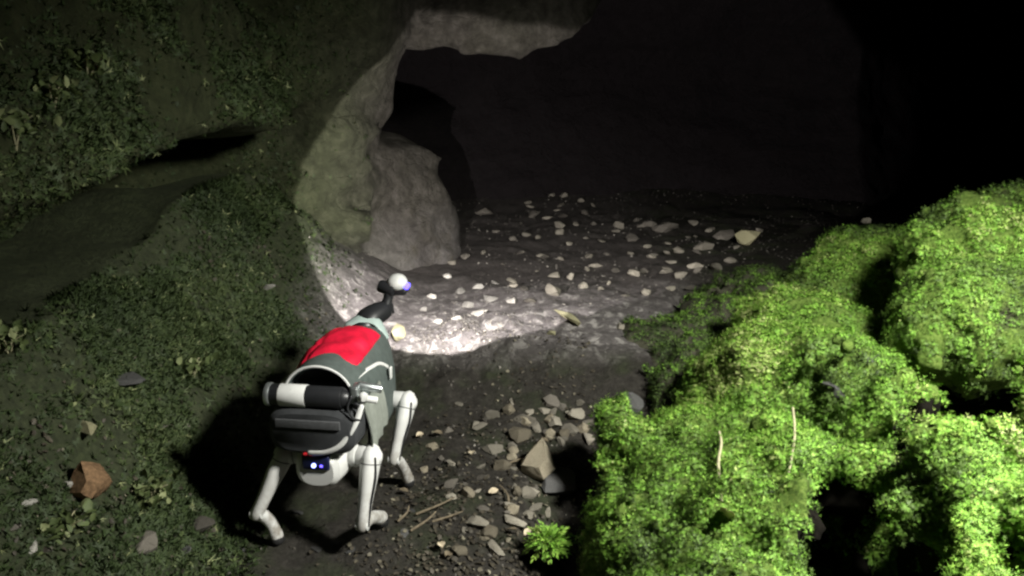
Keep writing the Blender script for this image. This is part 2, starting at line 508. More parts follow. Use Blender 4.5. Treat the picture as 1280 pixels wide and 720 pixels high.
# brow over the mouth
zr = 1.475 + 0.42 * sstep(0.25, 0.75, X) + 0.25 * sstep(5.5, 7.0, Y)
zr = zr - 0.50 * sstep(-0.60, -1.15, X) * (1 - sstep(5.2, 5.8, Y))
yb = 4.75 + 0.25 * np.abs(X) + 0.5 * sstep(0.35, 0.8, X)
SR = np.minimum(Y - yb, Z - zr)
SB = (Y - 7.9 + 0.10 * np.clip(X - 1.4, -9, 1.6) ** 2 - 0.9 * np.clip(X - 3.0, 0, 9) + 0.45 * np.clip(1.3 - Z, 0, 2) + 0.5 * np.clip(Z - 1.0, 0, 2)) * 0.7
ST = X - 5.2
S = np.maximum(np.maximum(SL, SR), np.maximum(SB, ST))
mk_ = np.abs(S) < 0.35
x_, y_, z_ = X[mk_].astype(float), Y[mk_].astype(float), Z[mk_].astype(float)
S[mk_] += (1 - 0.6 * sstep(6.0, 7.5, y_)) * (0.085 * fbm(x_, y_, z_, 1.5, 2) + 0.05 * fbm(x_, y_, z_ * 1.5, 4.2, 4, .55) - 0.05 * np.abs(vnoise(x_ * 2.6, y_ * 2.6, z_ * 5.5)) + 0.03 * (0.5 - cushions(x_, y_, z_ * 1.4, 0.34)))
rV, rQ = surface_nets((-S).astype(np.float32), (ax[0], ay[0], az[0]), h)
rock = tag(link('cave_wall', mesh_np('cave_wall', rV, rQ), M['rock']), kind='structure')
del X, Y, Z, S, SL, SR, SB, ST, zr, yb, prof, dz, zc, fade, bx, jam


from mathutils.bvhtree import BVHTree
WALL = BVHTree.FromPolygons(rV.tolist(), rQ.tolist())


def hit_wall(px, py):
    d = (at(px, py, 0) - cam.location).normalized() if py > 60 else (at(px, 60, 0) - cam.location).normalized()
    r_ = WALL.ray_cast(cam.location, d)
    return r_[0] if r_[0] else at(px, py, 1.2)


# ------------------------------------------------------------------ leaf templates
def frond(pairs, spread, seed):
    r = np.random.default_rng(seed); v = []; f = []
    def bend(x, y, z): return (x, y, z - 0.42 * x * x + 0.1 * x)
    for i in range(pairs):
        t = 0.12 + 0.8 * i / pairs
        for s in (-1, 1):
            L = (0.42 - 0.24 * abs(t - 0.35)) * r.uniform(0.8, 1.15)
            a = spread * s * r.uniform(0.85, 1.15)
            dx, dy = math.cos(a), math.sin(a); nx, ny = -dy, dx
            w = L * 0.24; up = r.uniform(-0.05, 0.12)
            k = len(v)
            v += [bend(t, 0, 0), bend(t + dx * L * .5 + nx * w, dy * L * .5 + ny * w, up), bend(t + dx * L, dy * L, -0.04), bend(t + dx * L * .5 - nx * w, dy * L * .5 - ny * w, up)]
            f += [(k, k + 1, k + 2), (k, k + 2, k + 3)]
    k = len(v); v += [bend(.82, 0, 0), bend(1.0, .1, 0), bend(1.2, 0, 0), bend(1.0, -.1, 0)]
    f += [(k, k + 1, k + 2), (k, k + 2, k + 3)]
    return np.array(v, float), np.array(f)


FRONDS = [frond(3, 0.95, 1), frond(3, 0.75, 2), frond(2, 1.1, 3), frond(3, 0.6, 4)]


def sprig(seed, n=5):
    """a moss shoot: thin blades fanning out round its axis"""
    r = np.random.default_rng(seed); v = []; f = []
    for i in range(n):
        a = 6.283 * i / n + r.uniform(-.5, .5); t = r.uniform(.35, 1.5)
        d = np.array([t, math.cos(a), math.sin(a)]); d /= np.linalg.norm(d)
        q = np.cross(d, [1, .1, .2]); q /= np.linalg.norm(q)
        L = r.uniform(.7, 1.35); w = r.uniform(.11, .16); k = len(v)
        v += [q * w, -q * w, d * L + np.array([-.12, 0, 0])]
        f += [(k, k + 1, k + 2)]
    return np.array(v, float), np.array(f)


SPRIGS = [sprig(1), sprig(2, 6), sprig(3, 5), sprig(4, 6)]


def leaf_t(w, cup):
    v = [(0, 0, 0), (.3, w, cup), (.75, w * .8, cup), (1, 0, -.1), (.75, -w * .8, cup), (.3, -w, cup), (.5, 0, 0)]
    f = [(0, 6, 1), (1, 6, 2), (2, 6, 3), (3, 6, 4), (4, 6, 5), (5, 6, 0)]
    return np.array(v, float), np.array(f)


LEAVES = [leaf_t(.34, .08), leaf_t(.42, .14), leaf_t(.24, .05)]


def tangent_dirs(N, rng, lift):
    n = len(N)
    A = rng.normal(size=(n, 3)); A -= (A * N).sum(1)[:, None] * N
    A /= np.linalg.norm(A, axis=1)[:, None] + 1e-9
    return A + N * lift[:, None]


def make_moss(V, Q, nclump, per, rng, size, weight, tintbase=0.5):
    C, N = sample_mesh(V, Q, nclump, rng, weight)
    ct = np.clip(tintbase + 0.36 * fbm(C[:, 0], C[:, 1], C[:, 2], 3.2, 3) + rng.normal(0, 0.14, nclump), 0, 1)
    rad = rng.uniform(0.7, 1.25, nclump)
    k = np.repeat(np.arange(nclump), per)
    n = len(k)
    Nn = N[k] * 0.75 + np.array([0, 0, .4]); Nn /= np.linalg.norm(Nn, axis=1)[:, None]
    lift = rng.uniform(0.15, 1.3, n)
    D = tangent_dirs(Nn, rng, lift)
    Dn = D / np.linalg.norm(D, axis=1)[:, None]
    hgt = 0.010 * rad[k]
    P = C[k] + Nn * (hgt * rng.uniform(-.3, .6, n))[:, None] + Dn * (0.030 * rad[k] * rng.random(n))[:, None]
    S = size * rad[k] * rng.uniform(0.6, 1.2, n)
    tint = np.clip(ct[k] + rng.normal(0, 0.09, n), 0, 1)
    soft = Nn * .75 + Dn * .6 + rng.normal(0, .25, (n, 3)); soft /= np.linalg.norm(soft, axis=1)[:, None]
    return scatter_leaves(P, Dn, Nn + rng.normal(0, .25, (n, 3)), S, SPRIGS, tint, rng, soft)


# ------------------------------------------------------------------ mossy boulders on the right
def boulder(name, blobs, label, nclump, seed, tint=0.55, per=24, size=0.0082, h=0.018, base_mat='mossmat', bare=None, pits=()):
    """blobs: (centre, radii) ellipsoids blended into one boulder with a moss coat"""
    rng = np.random.default_rng(seed)
    cs = np.array([b[0] for b in blobs]); rs = np.array([b[1] for b in blobs])
    lo = (cs - rs).min(0) - 0.15; hi = (cs + rs).max(0) + 0.15
    a = [np.arange(lo[i], hi[i], h) for i in range(3)]
    X, Y, Z = np.meshgrid(*a, indexing='ij')
    F = None
    for c, r in zip(cs, rs):
        d = np.sqrt(((X - c[0]) / r[0]) ** 2 + ((Y - c[1]) / r[1]) ** 2 + ((Z - c[2]) / r[2]) ** 2)
        d = (d - 1) * r.min()
        if F is None: F = d
        else:
            kk = 0.07; hh = np.clip(0.5 + 0.5 * (d - F) / kk, 0, 1)
            F = d * (1 - hh) + F * hh - kk * hh * (1 - hh)
    mk_ = np.abs(F) < 0.25; x_, y_, z_ = X[mk_], Y[mk_], Z[mk_]
    F[mk_] += 0.042 * fbm(x_, y_, z_, 3.3, 2) + 0.022 * fbm(x_, y_, z_, 11, 2) + 0.045 * (cushions(x_, y_, z_, 0.16) - 0.5) + 0.036 * (cushions(x_ + 3, y_, z_, 0.068) - 0.5)
    for c, r in pits:
        d = (np.sqrt(((X - c[0]) / r[0]) ** 2 + ((Y - c[1]) / r[1]) ** 2 + ((Z - c[2]) / r[2]) ** 2) - 1) * min(r)
        mk_ = np.abs(d) < 0.12
        d[mk_] += 0.05 * fbm(X[mk_], Y[mk_], Z[mk_], 9, 3, .65)
        F = np.maximum(F, -d)
    V, Q = surface_nets(F, lo, h)
    base = Vector((float(cs[:, 0].mean()), float(cs[:, 1].mean()), 0))
    root = bpy.data.objects.new(name, None); COL.objects.link(root); root.location = base
    tag(root, label, 'boulder', 'mossy boulders of the right bank')
    V = V - np.array(base)
    rk = link('rock', mesh_np('boulder_rock', V, Q), M[base_mat], root)

    rk.data.materials.append(M['pit_shade'])
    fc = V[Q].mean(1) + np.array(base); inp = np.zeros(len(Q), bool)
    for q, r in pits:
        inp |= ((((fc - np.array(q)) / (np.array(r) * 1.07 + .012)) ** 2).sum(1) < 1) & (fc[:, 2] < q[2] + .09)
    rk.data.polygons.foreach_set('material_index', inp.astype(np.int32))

    def wt(c, n):
        g = ground_z(c[:, 0] + base.x, c[:, 1] + base.y)
        w = np.clip(n[:, 2] + 0.75, 0.02, 1.2) * (c[:, 2] > g + 0.01)
        p = fbm(c[:, 0] + base.x, c[:, 1] + base.y, c[:, 2], 4.5, 2)
        w = w * np.where(p < -0.62, 0.04, 1)
        cc = c + np.array(base)
        for q, r in pits:
            dd = ((cc[:, 0] - q[0]) / r[0]) ** 2 + ((cc[:, 1] - q[1]) / r[1]) ** 2 + ((cc[:, 2] - q[2]) / r[2]) ** 2
            w = w * np.where(dd < 1.15, np.clip((cc[:, 2] - q[2] - .08) / .03, 0.0, 1), 1)
        if bare is not None:
            for bp, br in bare:
                dd = np.linalg.norm(c + np.array(base) - np.array(bp), axis=1)
                w = w * np.where(dd < br, 0.0, 1)
        return w
    ms = link('moss', make_moss(V, Q, nclump, per, rng, size, wt, tint), M['moss'], root)
    tag(ms, kind='stuff')
    return root


def b(px, py, z, rx, ry, rz):
    p = at(px, py, z)
    return ((p.x, p.y, z - rz * 0.9), (rx, ry, rz))


def pit(px, py, z, rx, ry, rz):
    p = at(px, py, z + 0.13)
    return ((p.x, p.y, z), (rx, ry, rz))


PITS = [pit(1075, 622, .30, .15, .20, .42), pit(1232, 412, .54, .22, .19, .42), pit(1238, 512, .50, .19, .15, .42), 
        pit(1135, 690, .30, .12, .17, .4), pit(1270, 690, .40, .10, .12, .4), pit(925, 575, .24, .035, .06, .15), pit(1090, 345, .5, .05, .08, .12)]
main_blobs = [b(885, 610, .30, .27, .42, .28), b(885, 520, .30, .27, .36, .28), b(960, 440, .42, .32, .42, .30),
              b(1000, 560, .44, .24, .36, .34), b(1070, 440, .52, .24, .42, .34), b(920, 700, .30, .30, .3, .26),
              b(1010, 375, .46, .28, .40, .28), b(1130, 480, .58, .14, .3, .34), b(800, 545, .24, .11, .2, .2), b(785, 525, .25, .10, .15, .2), b(810, 660, .24, .11, .28, .22)]
rockpatch = at(802, 508, .30)
boulder('mossy_boulder', main_blobs, 'largest bright green moss mound, beside the dark gully', 6200, 11, 0.50, bare=[((rockpatch.x, rockpatch.y, .29), .075)], pits=PITS)
boulder('mossy_boulder', [b(1210, 600, .58, .20, .22, .26), b(1270, 620, .60, .2, .26, .26), b(1165, 610, .52, .10, .16, .2), b(1240, 565, .6, .16, .14, .22)],
        'leafy green moss mound at the lower right corner, below a black gap', 2000, 12, 0.45, pits=PITS)
boulder('mossy_boulder', [b(1275, 468, .74, .16, .12, .12), b(1330, 470, .76, .2, .2, .2)],
        'small yellow-green moss ledge on the right edge between two black hollows', 500, 13, 0.74, pits=PITS)
boulder('mossy_boulder', [b(1130, 300, .58, .36, .40, .28), b(1230, 340, .72, .30, .24, .2), b(1290, 250, .90, .4, .4, .3), b(1045, 330, .46, .26, .3, .24), b(1190, 360, .64, .16, .16, .16)],
        'farthest mossy mound against the black cave, upper right', 3000, 14, 0.38, pits=PITS)
boulder('mossy_boulder', [b(860, 415, .19, .30, .32, .12), b(930, 372, .24, .28, .34, .13), b(800, 442, .12, .16, .2, .09), b(880, 455, .22, .20, .22, .12), b(835, 475, .16, .16, .16, .11), b(960, 345, .34, .22, .26, .16)],
        'dull dark mossy hump behind the bright mound, sloping to the cave floor', 1800, 15, 0.16, per=16, base_mat='mossrock')
boulder('mossy_boulder', [b(1440, 640, .62, .3, .6, .5)], 'moss mound cut off by the right edge of the picture', 400, 16, 0.5)

# ------------------------------------------------------------------ ground cover of the left bank
rng = np.random.default_rng(21)


def wt_left(c, n):
    w = (c[:, 0] > wall_x(c[:, 1]) - 0.12) * sstep(-0.70, -1.0, c[:, 0]) * (c[:, 1] > 1.3) * (c[:, 1] < 4.2) * (c[:, 0] > -1.9)
    p = fbm(c[:, 0], c[:, 1], c[:, 2], 2.2, 4)
    return w * np.clip(0.32 + p * 1.5, 0.05, 1.3)


def cover(V, Q, n, wt, rng, smin, smax, tb):
    P, N = sample_mesh(V, Q, n, rng, wt)
    N[N[:, 2] < -0.2] *= 1
    lift = rng.uniform(0.0, 0.9, n)
    D = tangent_dirs(N, rng, lift)
    t = np.clip(tb + 0.22 * fbm(P[:, 0], P[:, 1], P[:, 2], 2.6, 3) + rng.normal(0, .13, n), 0, 0.9)
    t[rng.random(n) < 0.012] = 1.0
    S = rng.uniform(smin, smax, n) * (0.8 + 0.6 * rng.random(n) ** 3)
    soft = N + 0.5 * D / np.linalg.norm(D, axis=1)[:, None] + rng.normal(0, .3, (n, 3)); soft /= np.linalg.norm(soft, axis=1)[:, None]
    return scatter_leaves(P + N * 0.003, D, N + rng.normal(0, .35, (n, 3)), S, SPRIGS * 5 + LEAVES[2:], t, rng, soft)


lc = link('ground_cover', cover(gV, gQ, 42000, wt_left, rng, .009, .024, .42), M['bankleaf'])
tag(lc, 'dim green creeping plants covering the left bank', 'plants', kind='stuff')


def wt_over(c, n):
    p = fbm(c[:, 0], c[:, 1], c[:, 2], 2.4, 3)
    return (c[:, 0] < -0.7) * (c[:, 1] > 1.2) * (1 - sstep(3.6, 4.5, c[:, 1])) * (c[:, 2] > .3) * (c[:, 2] < 2.0) * np.clip(n[:, 2] * .6 + .55, 0.05, 1) * np.clip(.32 + p * 1.5, 0.05, 1.3) * (np.abs(c[:, 2] - zcr(c[:, 1]) + 0.02) > 0.07)


oc = link('wall_moss', cover(rV, rQ, 45000, wt_over, rng, .008, .022, .42), M['bankleaf'])
tag(oc, 'dark moss and small leaves clinging to the overhanging left rock', 'moss', kind='stuff')


# ------------------------------------------------------------------ stones
def stone_mesh(seed, flat=1.0, long=1.0, npts=16):
    r = random.Random(seed); bm = bmesh.new()
    for i in range(npts):
        v = Vector((r.gauss(0, 1), r.gauss(0, 1), r.gauss(0, 1))).normalized() * r.uniform(.82, 1.05)
        bm.verts.new((v.x * long, v.y, v.z * flat))
    res = bmesh.ops.convex_hull(bm, input=bm.verts)
    bmesh.ops.delete(bm, geom=[g for g in res['geom_interior'] if isinstance(g, bmesh.types.BMVert)], context='VERTS')
    bmesh.ops.dissolve_limit(bm, angle_limit=R(14), verts=bm.verts[:], edges=bm.edges[:])
    bmesh.ops.triangulate(bm, faces=bm.faces[:])
    bmesh.ops.subdivide_edges(bm, edges=bm.edges[:], cuts=2, smooth=0.14)
    sd_ = Vector((seed * .37, seed * .11, 0))
    for v in bm.verts: v.co *= 1 + .11 * mnoise.noise(v.co * 2.1 + sd_) + .07 * mnoise.noise(v.co * 5.3 + sd_)
    bmesh.ops.recalc_face_normals(bm, faces=bm.faces[:])
    me = bpy.data.meshes.new('stone'); bm.to_mesh(me); bm.free()
    me.polygons.foreach_set('use_smooth', np.ones(len(me.polygons), bool))
    me.set_sharp_from_angle(angle=R(32))
    return me


SM = {}
for mk in ('stone', 'pale', 'bright', 'brown', 'olive', 'tan', 'darkrock'):
    SM[mk] = []
    for i in range(6 if mk in ('stone', 'pale') else 3):
        me = stone_mesh(100 + i * 7 + len(mk), random.Random(i).uniform(.5, .8), random.Random(i + 50).uniform(1.0, 1.5), 10 + i)
        if mk in ('brown', 'tan'): me = stone_mesh(900 + i, .95, 1.1, 24)
        me.materials.append(M[mk]); SM[mk].append(me)
_rs = random.Random(5)


def hit(px, py):
    """where the sight line of a photograph pixel first meets the ground sheet"""
    d = at(px, py, 0) - cam.location
    d.normalize()
    t = np.arange(0.8, 14, 0.01)
    P = np.array(cam.location)[None] + np.array(d)[None] * t[:, None]
    below = P[:, 2] < ground_z(P[:, 0], P[:, 1])
    k = int(np.argmax(below)) if below.any() else len(t) - 1
    return Vector(P[k])


def gz(x, y): return float(ground_z(np.array([x]), np.array([y]))[0])


ORD = ['leftmost', 'second from left', 'third from left', 'fourth from left', 'fifth from left', 'sixth from left', 'seventh from left', 'eighth from left', 'ninth from left',
       'tenth from left', 'eleventh from left', 'twelfth from left', 'thirteenth from left', 'fourteenth from left']


def rows(lst, names):
    """sort picture places into depth rows, far to near, and say each one's place in its row"""
    o_ = sorted(lst, key=lambda t: t[1]); k = len(names); n_ = len(o_); out = []
    for r in range(k):
        row = sorted(o_[n_ * r // k: n_ * (r + 1) // k], key=lambda t: t[0])
        out += [(t, ORD[i] if i < len(row) - 1 or i == 0 else 'rightmost', names[r]) for i, t in enumerate(row)]
    return out


def stone(px, py, size_px, mk, label, group=None, name='stone', z=None, variant=None, flat=1.0, rz=None, sink=0.35, cat='stone', stretch=1.0):
    """a stone on the ground where the photograph shows it, as wide as size_px there"""
    zz = 0.0 if z is None else z
    if z is None:
        p = hit(px, py); zz = p.z
    else: p = at(px, py, zz)
    depth = p.y * math.cos(PITCH) + (CAMH - zz) * math.sin(PITCH)
    s = 0.5 * size_px / FPX * depth / 1.1
    me = SM[mk][variant if variant is not None else _rs.randrange(len(SM[mk]))]
    o = link(name, me)
    o.scale = (s * stretch, s * _rs.uniform(.8, 1.1), s * flat * _rs.uniform(.85, 1.2))
    o.rotation_euler = (_rs.uniform(-.3, .3), _rs.uniform(-.3, .3), rz if rz is not None else _rs.uniform(0, 6.28))
    o.location = (p.x, p.y, zz + s * 0.6 * flat * (1 - sink))
    tag(o, label, cat, group)
    return o


one = [
    (115, 625, 58, 'brown', 'rusty brown stone low on the left bank, largest there', 1.0),
    (110, 545, 34, 'olive', 'pale tan stone up-slope of the rusty brown stone', .7),
    (184, 684, 38, 'stone', 'light grey stone at the bottom edge right of the rusty brown stone', .8),
    (36, 632, 26, 'bright', 'flat pale stone left of the rusty brown stone', .4),
    (88, 610, 26, 'bright', 'whitish chip resting against the rusty brown stone', .5),
    (40, 685, 26, 'bright', 'whitish stone in the bottom left corner', .5),
    (255, 668, 40, 'stone', 'dark grey stone behind the robot beside its left rear foot', .7),
    (335, 365, 22, 'bright', 'lone pale stone high on the left slope above the robot', .7),
    (160, 480, 44, 'darkrock', 'dull dark stone half sunk in the left bank', .5),
    (674, 592, 50, 'tan', 'largest, blocky upright tan stone in the heap by the dark gully', 1.5),
    (708, 401, 34, 'olive', 'long olive leaf-shaped stone below the lit circle', .6),
    (690, 418, 16, 'olive', 'small tan stone just below the long olive stone', .7),
    (497, 424, 26, 'olive', "yellowish stone right in front of the robot's chest", 1.2),
    (604, 268, 26, 'stone', 'round grey stone deepest inside at the left of the cave floor', .8),
    (830, 288, 38, 'stone', 'big grey wedge stone at the back right of the cave floor', .7),
    (936, 304, 34, 'olive', 'rounded tan stone where the moss bank meets the cave', 1.0),
    (905, 298, 34, 'stone', 'grey slab leaning beside the rounded tan stone', .6),
    (1083, 278, 14, 'pale', 'tiny white stone on top of the farthest mossy mound', .8),
    (775, 410, 18, 'pale', 'round pale stone on bare ground at the foot of the mossy hump', .8),
    (574, 507, 14, 'pale', "lone small pale stone right of the robot's front foot", .8),
    (565, 608, 34, 'stone', "flat grey stone right of the robot's rear right foot", .35),
]
for px, py, s, mk, lab, fl in one:
    kw = {}
    if lab.startswith('long olive'): kw = dict(stretch=1.5, rz=2.3)
    if px < 420 and py < 680: kw = dict(sink=-0.5)
    if lab.startswith('rusty'): kw = dict(sink=-.6, variant=1)
    if lab.startswith('tiny white'): kw = dict(z=.62)
    if lab.startswith('yellowish'): kw = dict(sink=0)
    stone(px, py, s, mk, lab, flat=fl, **kw)

heap = [(600, 535, 22), (636, 514, 20), (655, 530, 26), (650, 548, 30), (672, 537, 20), (690, 530, 24), (700, 512, 16), (720, 520, 26), (712, 540, 26), (615, 565, 28), (690, 505, 22),
        (640, 560, 18), (628, 585, 24), (660, 620, 22), (655, 610, 16), (598, 655, 30), (622, 690, 28), (645, 655, 26), (612, 670, 24), (575, 690, 20), (680, 515, 16), (725, 505, 18), (735, 530, 18),
        (585, 620, 18), (540, 560, 16), (562, 540, 14), (640, 640, 18), (605, 600, 16), (668, 640, 20), (552, 575, 12), (530, 590, 14), (700, 555, 16)]
heap += [(_rs.uniform(592, 735), _rs.uniform(500, 560), _rs.uniform(10, 20)) for _ in range(18)] + [(_rs.uniform(560, 690), _rs.uniform(560, 695), _rs.uniform(9, 18)) for _ in range(26)]
for (px, py, s), od, rw in rows(heap, ['back row', 'second row', 'third row', 'fourth row', 'fifth row', 'front row']):
    stone(px, py, s * 1.12, _rs.choice(['pale', 'pale', 'tan', 'stone']), f'rough stone of the heap by the gully, {od} in the {rw}', 'stones heaped beside the gully', flat=_rs.uniform(.7, 1.2), sink=.45)
mouth = [(530, 388, 12), (548, 404, 14), (572, 400, 14), (585, 384, 18), (600, 394, 22), (612, 376, 20), (598, 360, 16), (576, 366, 12), (560, 347, 12), (640, 378, 14), (625, 408, 12), (540, 372, 10), (618, 355, 12)]
for (px, py, s), od, rw in rows(mouth, ['back row', 'middle row', 'front row']):
    stone(px, py, s * 1.2, 'bright', f'whitish stone in the lamplight patch, {od} in the {rw}', 'whitish stones in the lamplight', flat=_rs.uniform(.5, .8))
rubble = [(668, 272, 18), (684, 274, 12), (732, 268, 14), (742, 258, 10), (705, 246, 12), (690, 245, 10), (660, 255, 10), (640, 300, 12), (700, 292, 14), (672, 298, 12), (712, 306, 10), (752, 302, 12), (790, 300, 16), (803, 284, 12),
          (770, 290, 10), (735, 322, 12), (745, 334, 12), (692, 346, 16), (714, 348, 12), (694, 368, 22), (662, 378, 14), (672, 340, 10), (700, 325, 10), (680, 324, 12), (790, 345, 16), (804, 342, 16), (770, 340, 12),
          (832, 342, 22), (850, 346, 20), (868, 340, 16), (862, 362, 14), (808, 368, 14), (782, 370, 12), (838, 362, 12), (835, 305, 10), (865, 280, 14), (848, 315, 14), (880, 312, 18), (912, 328, 16), (870, 318, 12), (895, 336, 14),
          (760, 318, 10), (720, 282, 10), (650, 318, 14), (630, 332, 12), (582, 322, 14), (605, 318, 10), (565, 330, 12), (640, 352, 12), (655, 362, 14), (728, 360, 12), (760, 355, 10), (815, 322, 12), (788, 318, 10), (732, 298, 8), (650, 280, 8), (620, 290, 10), (870, 296, 10), (920, 310, 12), (950, 290, 12)]
rubble += [(_rs.gauss(720, 75), _rs.uniform(245, 375), _rs.uniform(7, 15)) for _ in range(16)] + [(_rs.gauss(860, 40), _rs.uniform(280, 350), _rs.uniform(8, 18)) for _ in range(14)]
for (px, py, s), od, rw in rows(rubble, ['farthest row', 'second row', 'third row', 'fourth row', 'fifth row', 'sixth row', 'nearest row']):
    stone(px, py, s * 1.15, _rs.choice(['pale', 'pale', 'stone']), f'grey rubble stone on the cave floor, {od} in the {rw}', 'rubble on the cave floor', flat=_rs.uniform(.45, 1.1), sink=.45)
for (px, py, s), od, rw in rows([(20, 660, 18), (65, 660, 16), (130, 600, 14), (60, 690, 20), (92, 640, 14), (140, 655, 16), (205, 535, 12), (232, 533, 12), (188, 575, 10), (10, 600, 12)], ['upper', 'lower']):
    stone(px, py, s, 'stone', f'small stone among the plants of the left bank, {od} of the {rw} ones', 'small stones on the left bank', flat=.6)
for (px, py, s), od, rw in rows([(230, 690, 22), (300, 688, 20), (392, 688, 24), (372, 640, 20), (420, 680, 18), (512, 640, 14), (505, 668, 16), (440, 690, 18), (535, 682, 14)], ['upper', 'lower']):
    stone(px, py, s, 'darkrock', f"dark stone near the robot's rear feet, {od} of the {rw} ones", 'dark stones under the robot', flat=.5)
o = stone(803, 512, 62, 'darkrock', 'bare grey rock showing through the moss near the gully', z=.275, flat=.55, sink=.2, name='bare_rock', cat='rock')
stone(1050, 492, 44, 'darkrock', 'dark bare rock set among moss in the middle of the largest mound', z=.47, flat=.5, name='bare_rock', cat='rock')
stone(700, 610, 60, 'darkrock', 'dark rock standing in the shadowed gully', flat=.8, name='bare_rock', cat='rock')

# gravel and dry litter nobody could count
rng = np.random.default_rng(31)
tv = np.array([(1, 0, 0), (-.5, .9, 0), (-.5, -.8, 0), (0, 0, .7), (.1, .1, -.6)], float)
tf = np.array([(0, 1, 3), (1, 2, 3), (2, 0, 3), (1, 0, 4), (2, 1, 4), (0, 2, 4)])
PEB = [(tv, tf), (tv * np.array([.8, 1.3, .9]), tf), (tv * np.array([1.3, .7, .6]), tf)]


def wt_gravel(c, n):
    w = (c[:, 0] > -1.0) * (c[:, 0] < 3.0) * (c[:, 1] > 1.5) * (c[:, 1] < 8.5)
    p = fbm(c[:, 0], c[:, 1], c[:, 2] * 0, 2.2, 3)
    d = 0.14 + 0.22 * sstep(3.5, 4.2, c[:, 1]) + 4.0 * np.exp(-(((c[:, 0] + .22) / .22) ** 2 + ((c[:, 1] - 3.6) / .22) ** 2)) + 1.2 * np.exp(-(((c[:, 0] + .02) / .3) ** 2 + ((c[:, 1] - 2.4) / .5) ** 2))
    return w * d * np.clip(.4 + p, .05, 1.5)


n = 7000
P, N = sample_mesh(gV, gQ, n, rng, wt_gravel)
me = scatter_leaves(P, rng.normal(size=(n, 3)), N, .003 + .010 * rng.random(n) ** 2.5, PEB, rng.random(n), rng)
m2, nt2, b2 = new_mat('gravel', .85, .25)
a2 = nt2.nodes.new('ShaderNodeAttribute'); a2.attribute_name = 'tint'
nt2.links.new(ramp(nt2, a2.outputs['Fac'], [(0, (.06, .055, .045)), (.7, (.14, .13, .115)), (1, (.34, .32, .28))]), b2.inputs['Base Color'])
tag(link('gravel', me, m2), 'fine gravel strewn over the path and cave floor', 'gravel', kind='stuff')


def wt_litter(c, n):
    p = fbm(c[:, 0], c[:, 1], c[:, 2] * 0, 3.0, 3)
    d = np.exp(-(((c[:, 0] + .2) / .38) ** 2 + ((c[:, 1] - 2.2) / .42) ** 2)) + 0.14 * (c[:, 1] < 3.6) * (c[:, 0] > -1.3)
    return (c[:, 0] < .35) * (c[:, 1] > 1.5) * d * np.clip(.45 + p, .05, 1.5)


n = 3800
P, N = sample_mesh(gV, gQ, n, rng, wt_litter)
me = scatter_leaves(P + N * .004, tangent_dirs(N, rng, rng.uniform(-.1, .5, n)), N + rng.normal(0, .4, (n, 3)), rng.uniform(.005, .020, n), LEAVES, np.clip(rng.normal(.35, .25, n), 0, 1), rng)
tag(link('leaf_litter', me, M['litter']), 'dry brown leaf litter on the soil of the path', 'leaf litter', kind='stuff')


# ------------------------------------------------------------------ mesh building for the robot
def frames(pts):
    T = []
    for i in range(len(pts)):
        a = pts[max(i - 1, 0)]; c = pts[min(i + 1, len(pts) - 1)]
        T.append((c - a).normalized())
    return T


def spline(pts, rad, sub=4):
    P = [Vector(p) for p in pts]; out = []; ro = []
    for i in range(len(P) - 1):
        p0 = P[max(i - 1, 0)]; p1 = P[i]; p2 = P[i + 1]; p3 = P[min(i + 2, len(P) - 1)]
        for k in range(sub):
            t = k / sub
            out.append(0.5 * ((2 * p1) + (p2 - p0) * t + (2 * p0 - 5 * p1 + 4 * p2 - p3) * t * t + (3 * p1 - p0 - 3 * p2 + p3) * t ** 3))
            a = np.array(rad[i]) * (1 - t) + np.array(rad[i + 1]) * t
            ro.append(a)
    out.append(P[-1]); ro.append(np.array(rad[-1]))
    return out, ro


def tube(bm, pts, rad, seg=16, side=(1, 0, 0), sub=4, p=2.0, round_end=True):
    """tapered tube: rad holds (half width along side, half depth) for each point"""
    rad = [(r, r) if not hasattr(r, '__len__') else r for r in rad]
    P, Rr = spline(pts, rad, sub)
    T = frames(P)
    side = Vector(side)
    if round_end:
        m0 = float(max(Rr[0])); m1 = float(max(Rr[-1]))
        pre = [(P[0] - T[0] * m0 * math.sin(a), Rr[0] * math.cos(a), T[0]) for a in (1.45, 1.0, .5)]
        post = [(P[-1] + T[-1] * m1 * math.sin(a), Rr[-1] * math.cos(a), T[-1]) for a in (.5, 1.0, 1.45)]
    else: pre = post = []
    rings = []
    for c, r, t in pre + list(zip(P, Rr, T)) + post:
        u = (side - side.dot(t) * t).normalized(); v = t.cross(u)
        ring = []
        for k in range(seg):
            a = 2 * math.pi * k / seg; cx, sx = math.cos(a), math.sin(a)
            cx = math.copysign(abs(cx) ** (2 / p), cx); sx = math.copysign(abs(sx) ** (2 / p), sx)
            ring.append(bm.verts.new(c + u * (cx * r[0]) + v * (sx * r[1])))
        rings.append(ring)
    for a, c in zip(rings, rings[1:]):
        for k in range(seg): bm.faces.new((a[k], a[(k + 1) % seg], c[(k + 1) % seg], c[k]))
    bm.faces.new(rings[0][::-1]); bm.faces.new(rings[-1])


def rbox(bm, c, size, bev=.006, rot=None, seg=3, taper=None):
    r = bmesh.ops.create_cube(bm, size=1)
    vs = r['verts']
    mt = Matrix.Translation(Vector(c)) @ ((rot or Matrix.Identity(3)).to_4x4())
    for v in vs:
        q = Vector((v.co.x * size[0], v.co.y * size[1], v.co.z * size[2]))
        if taper and v.co.z < 0: q.x *= taper[0]; q.y *= taper[1]
        v.co = mt @ q
    es = list({e for v in vs for e in v.link_edges})
    if bev: bmesh.ops.bevel(bm, geom=es, offset=bev, segments=seg, affect='EDGES', profile=.5)


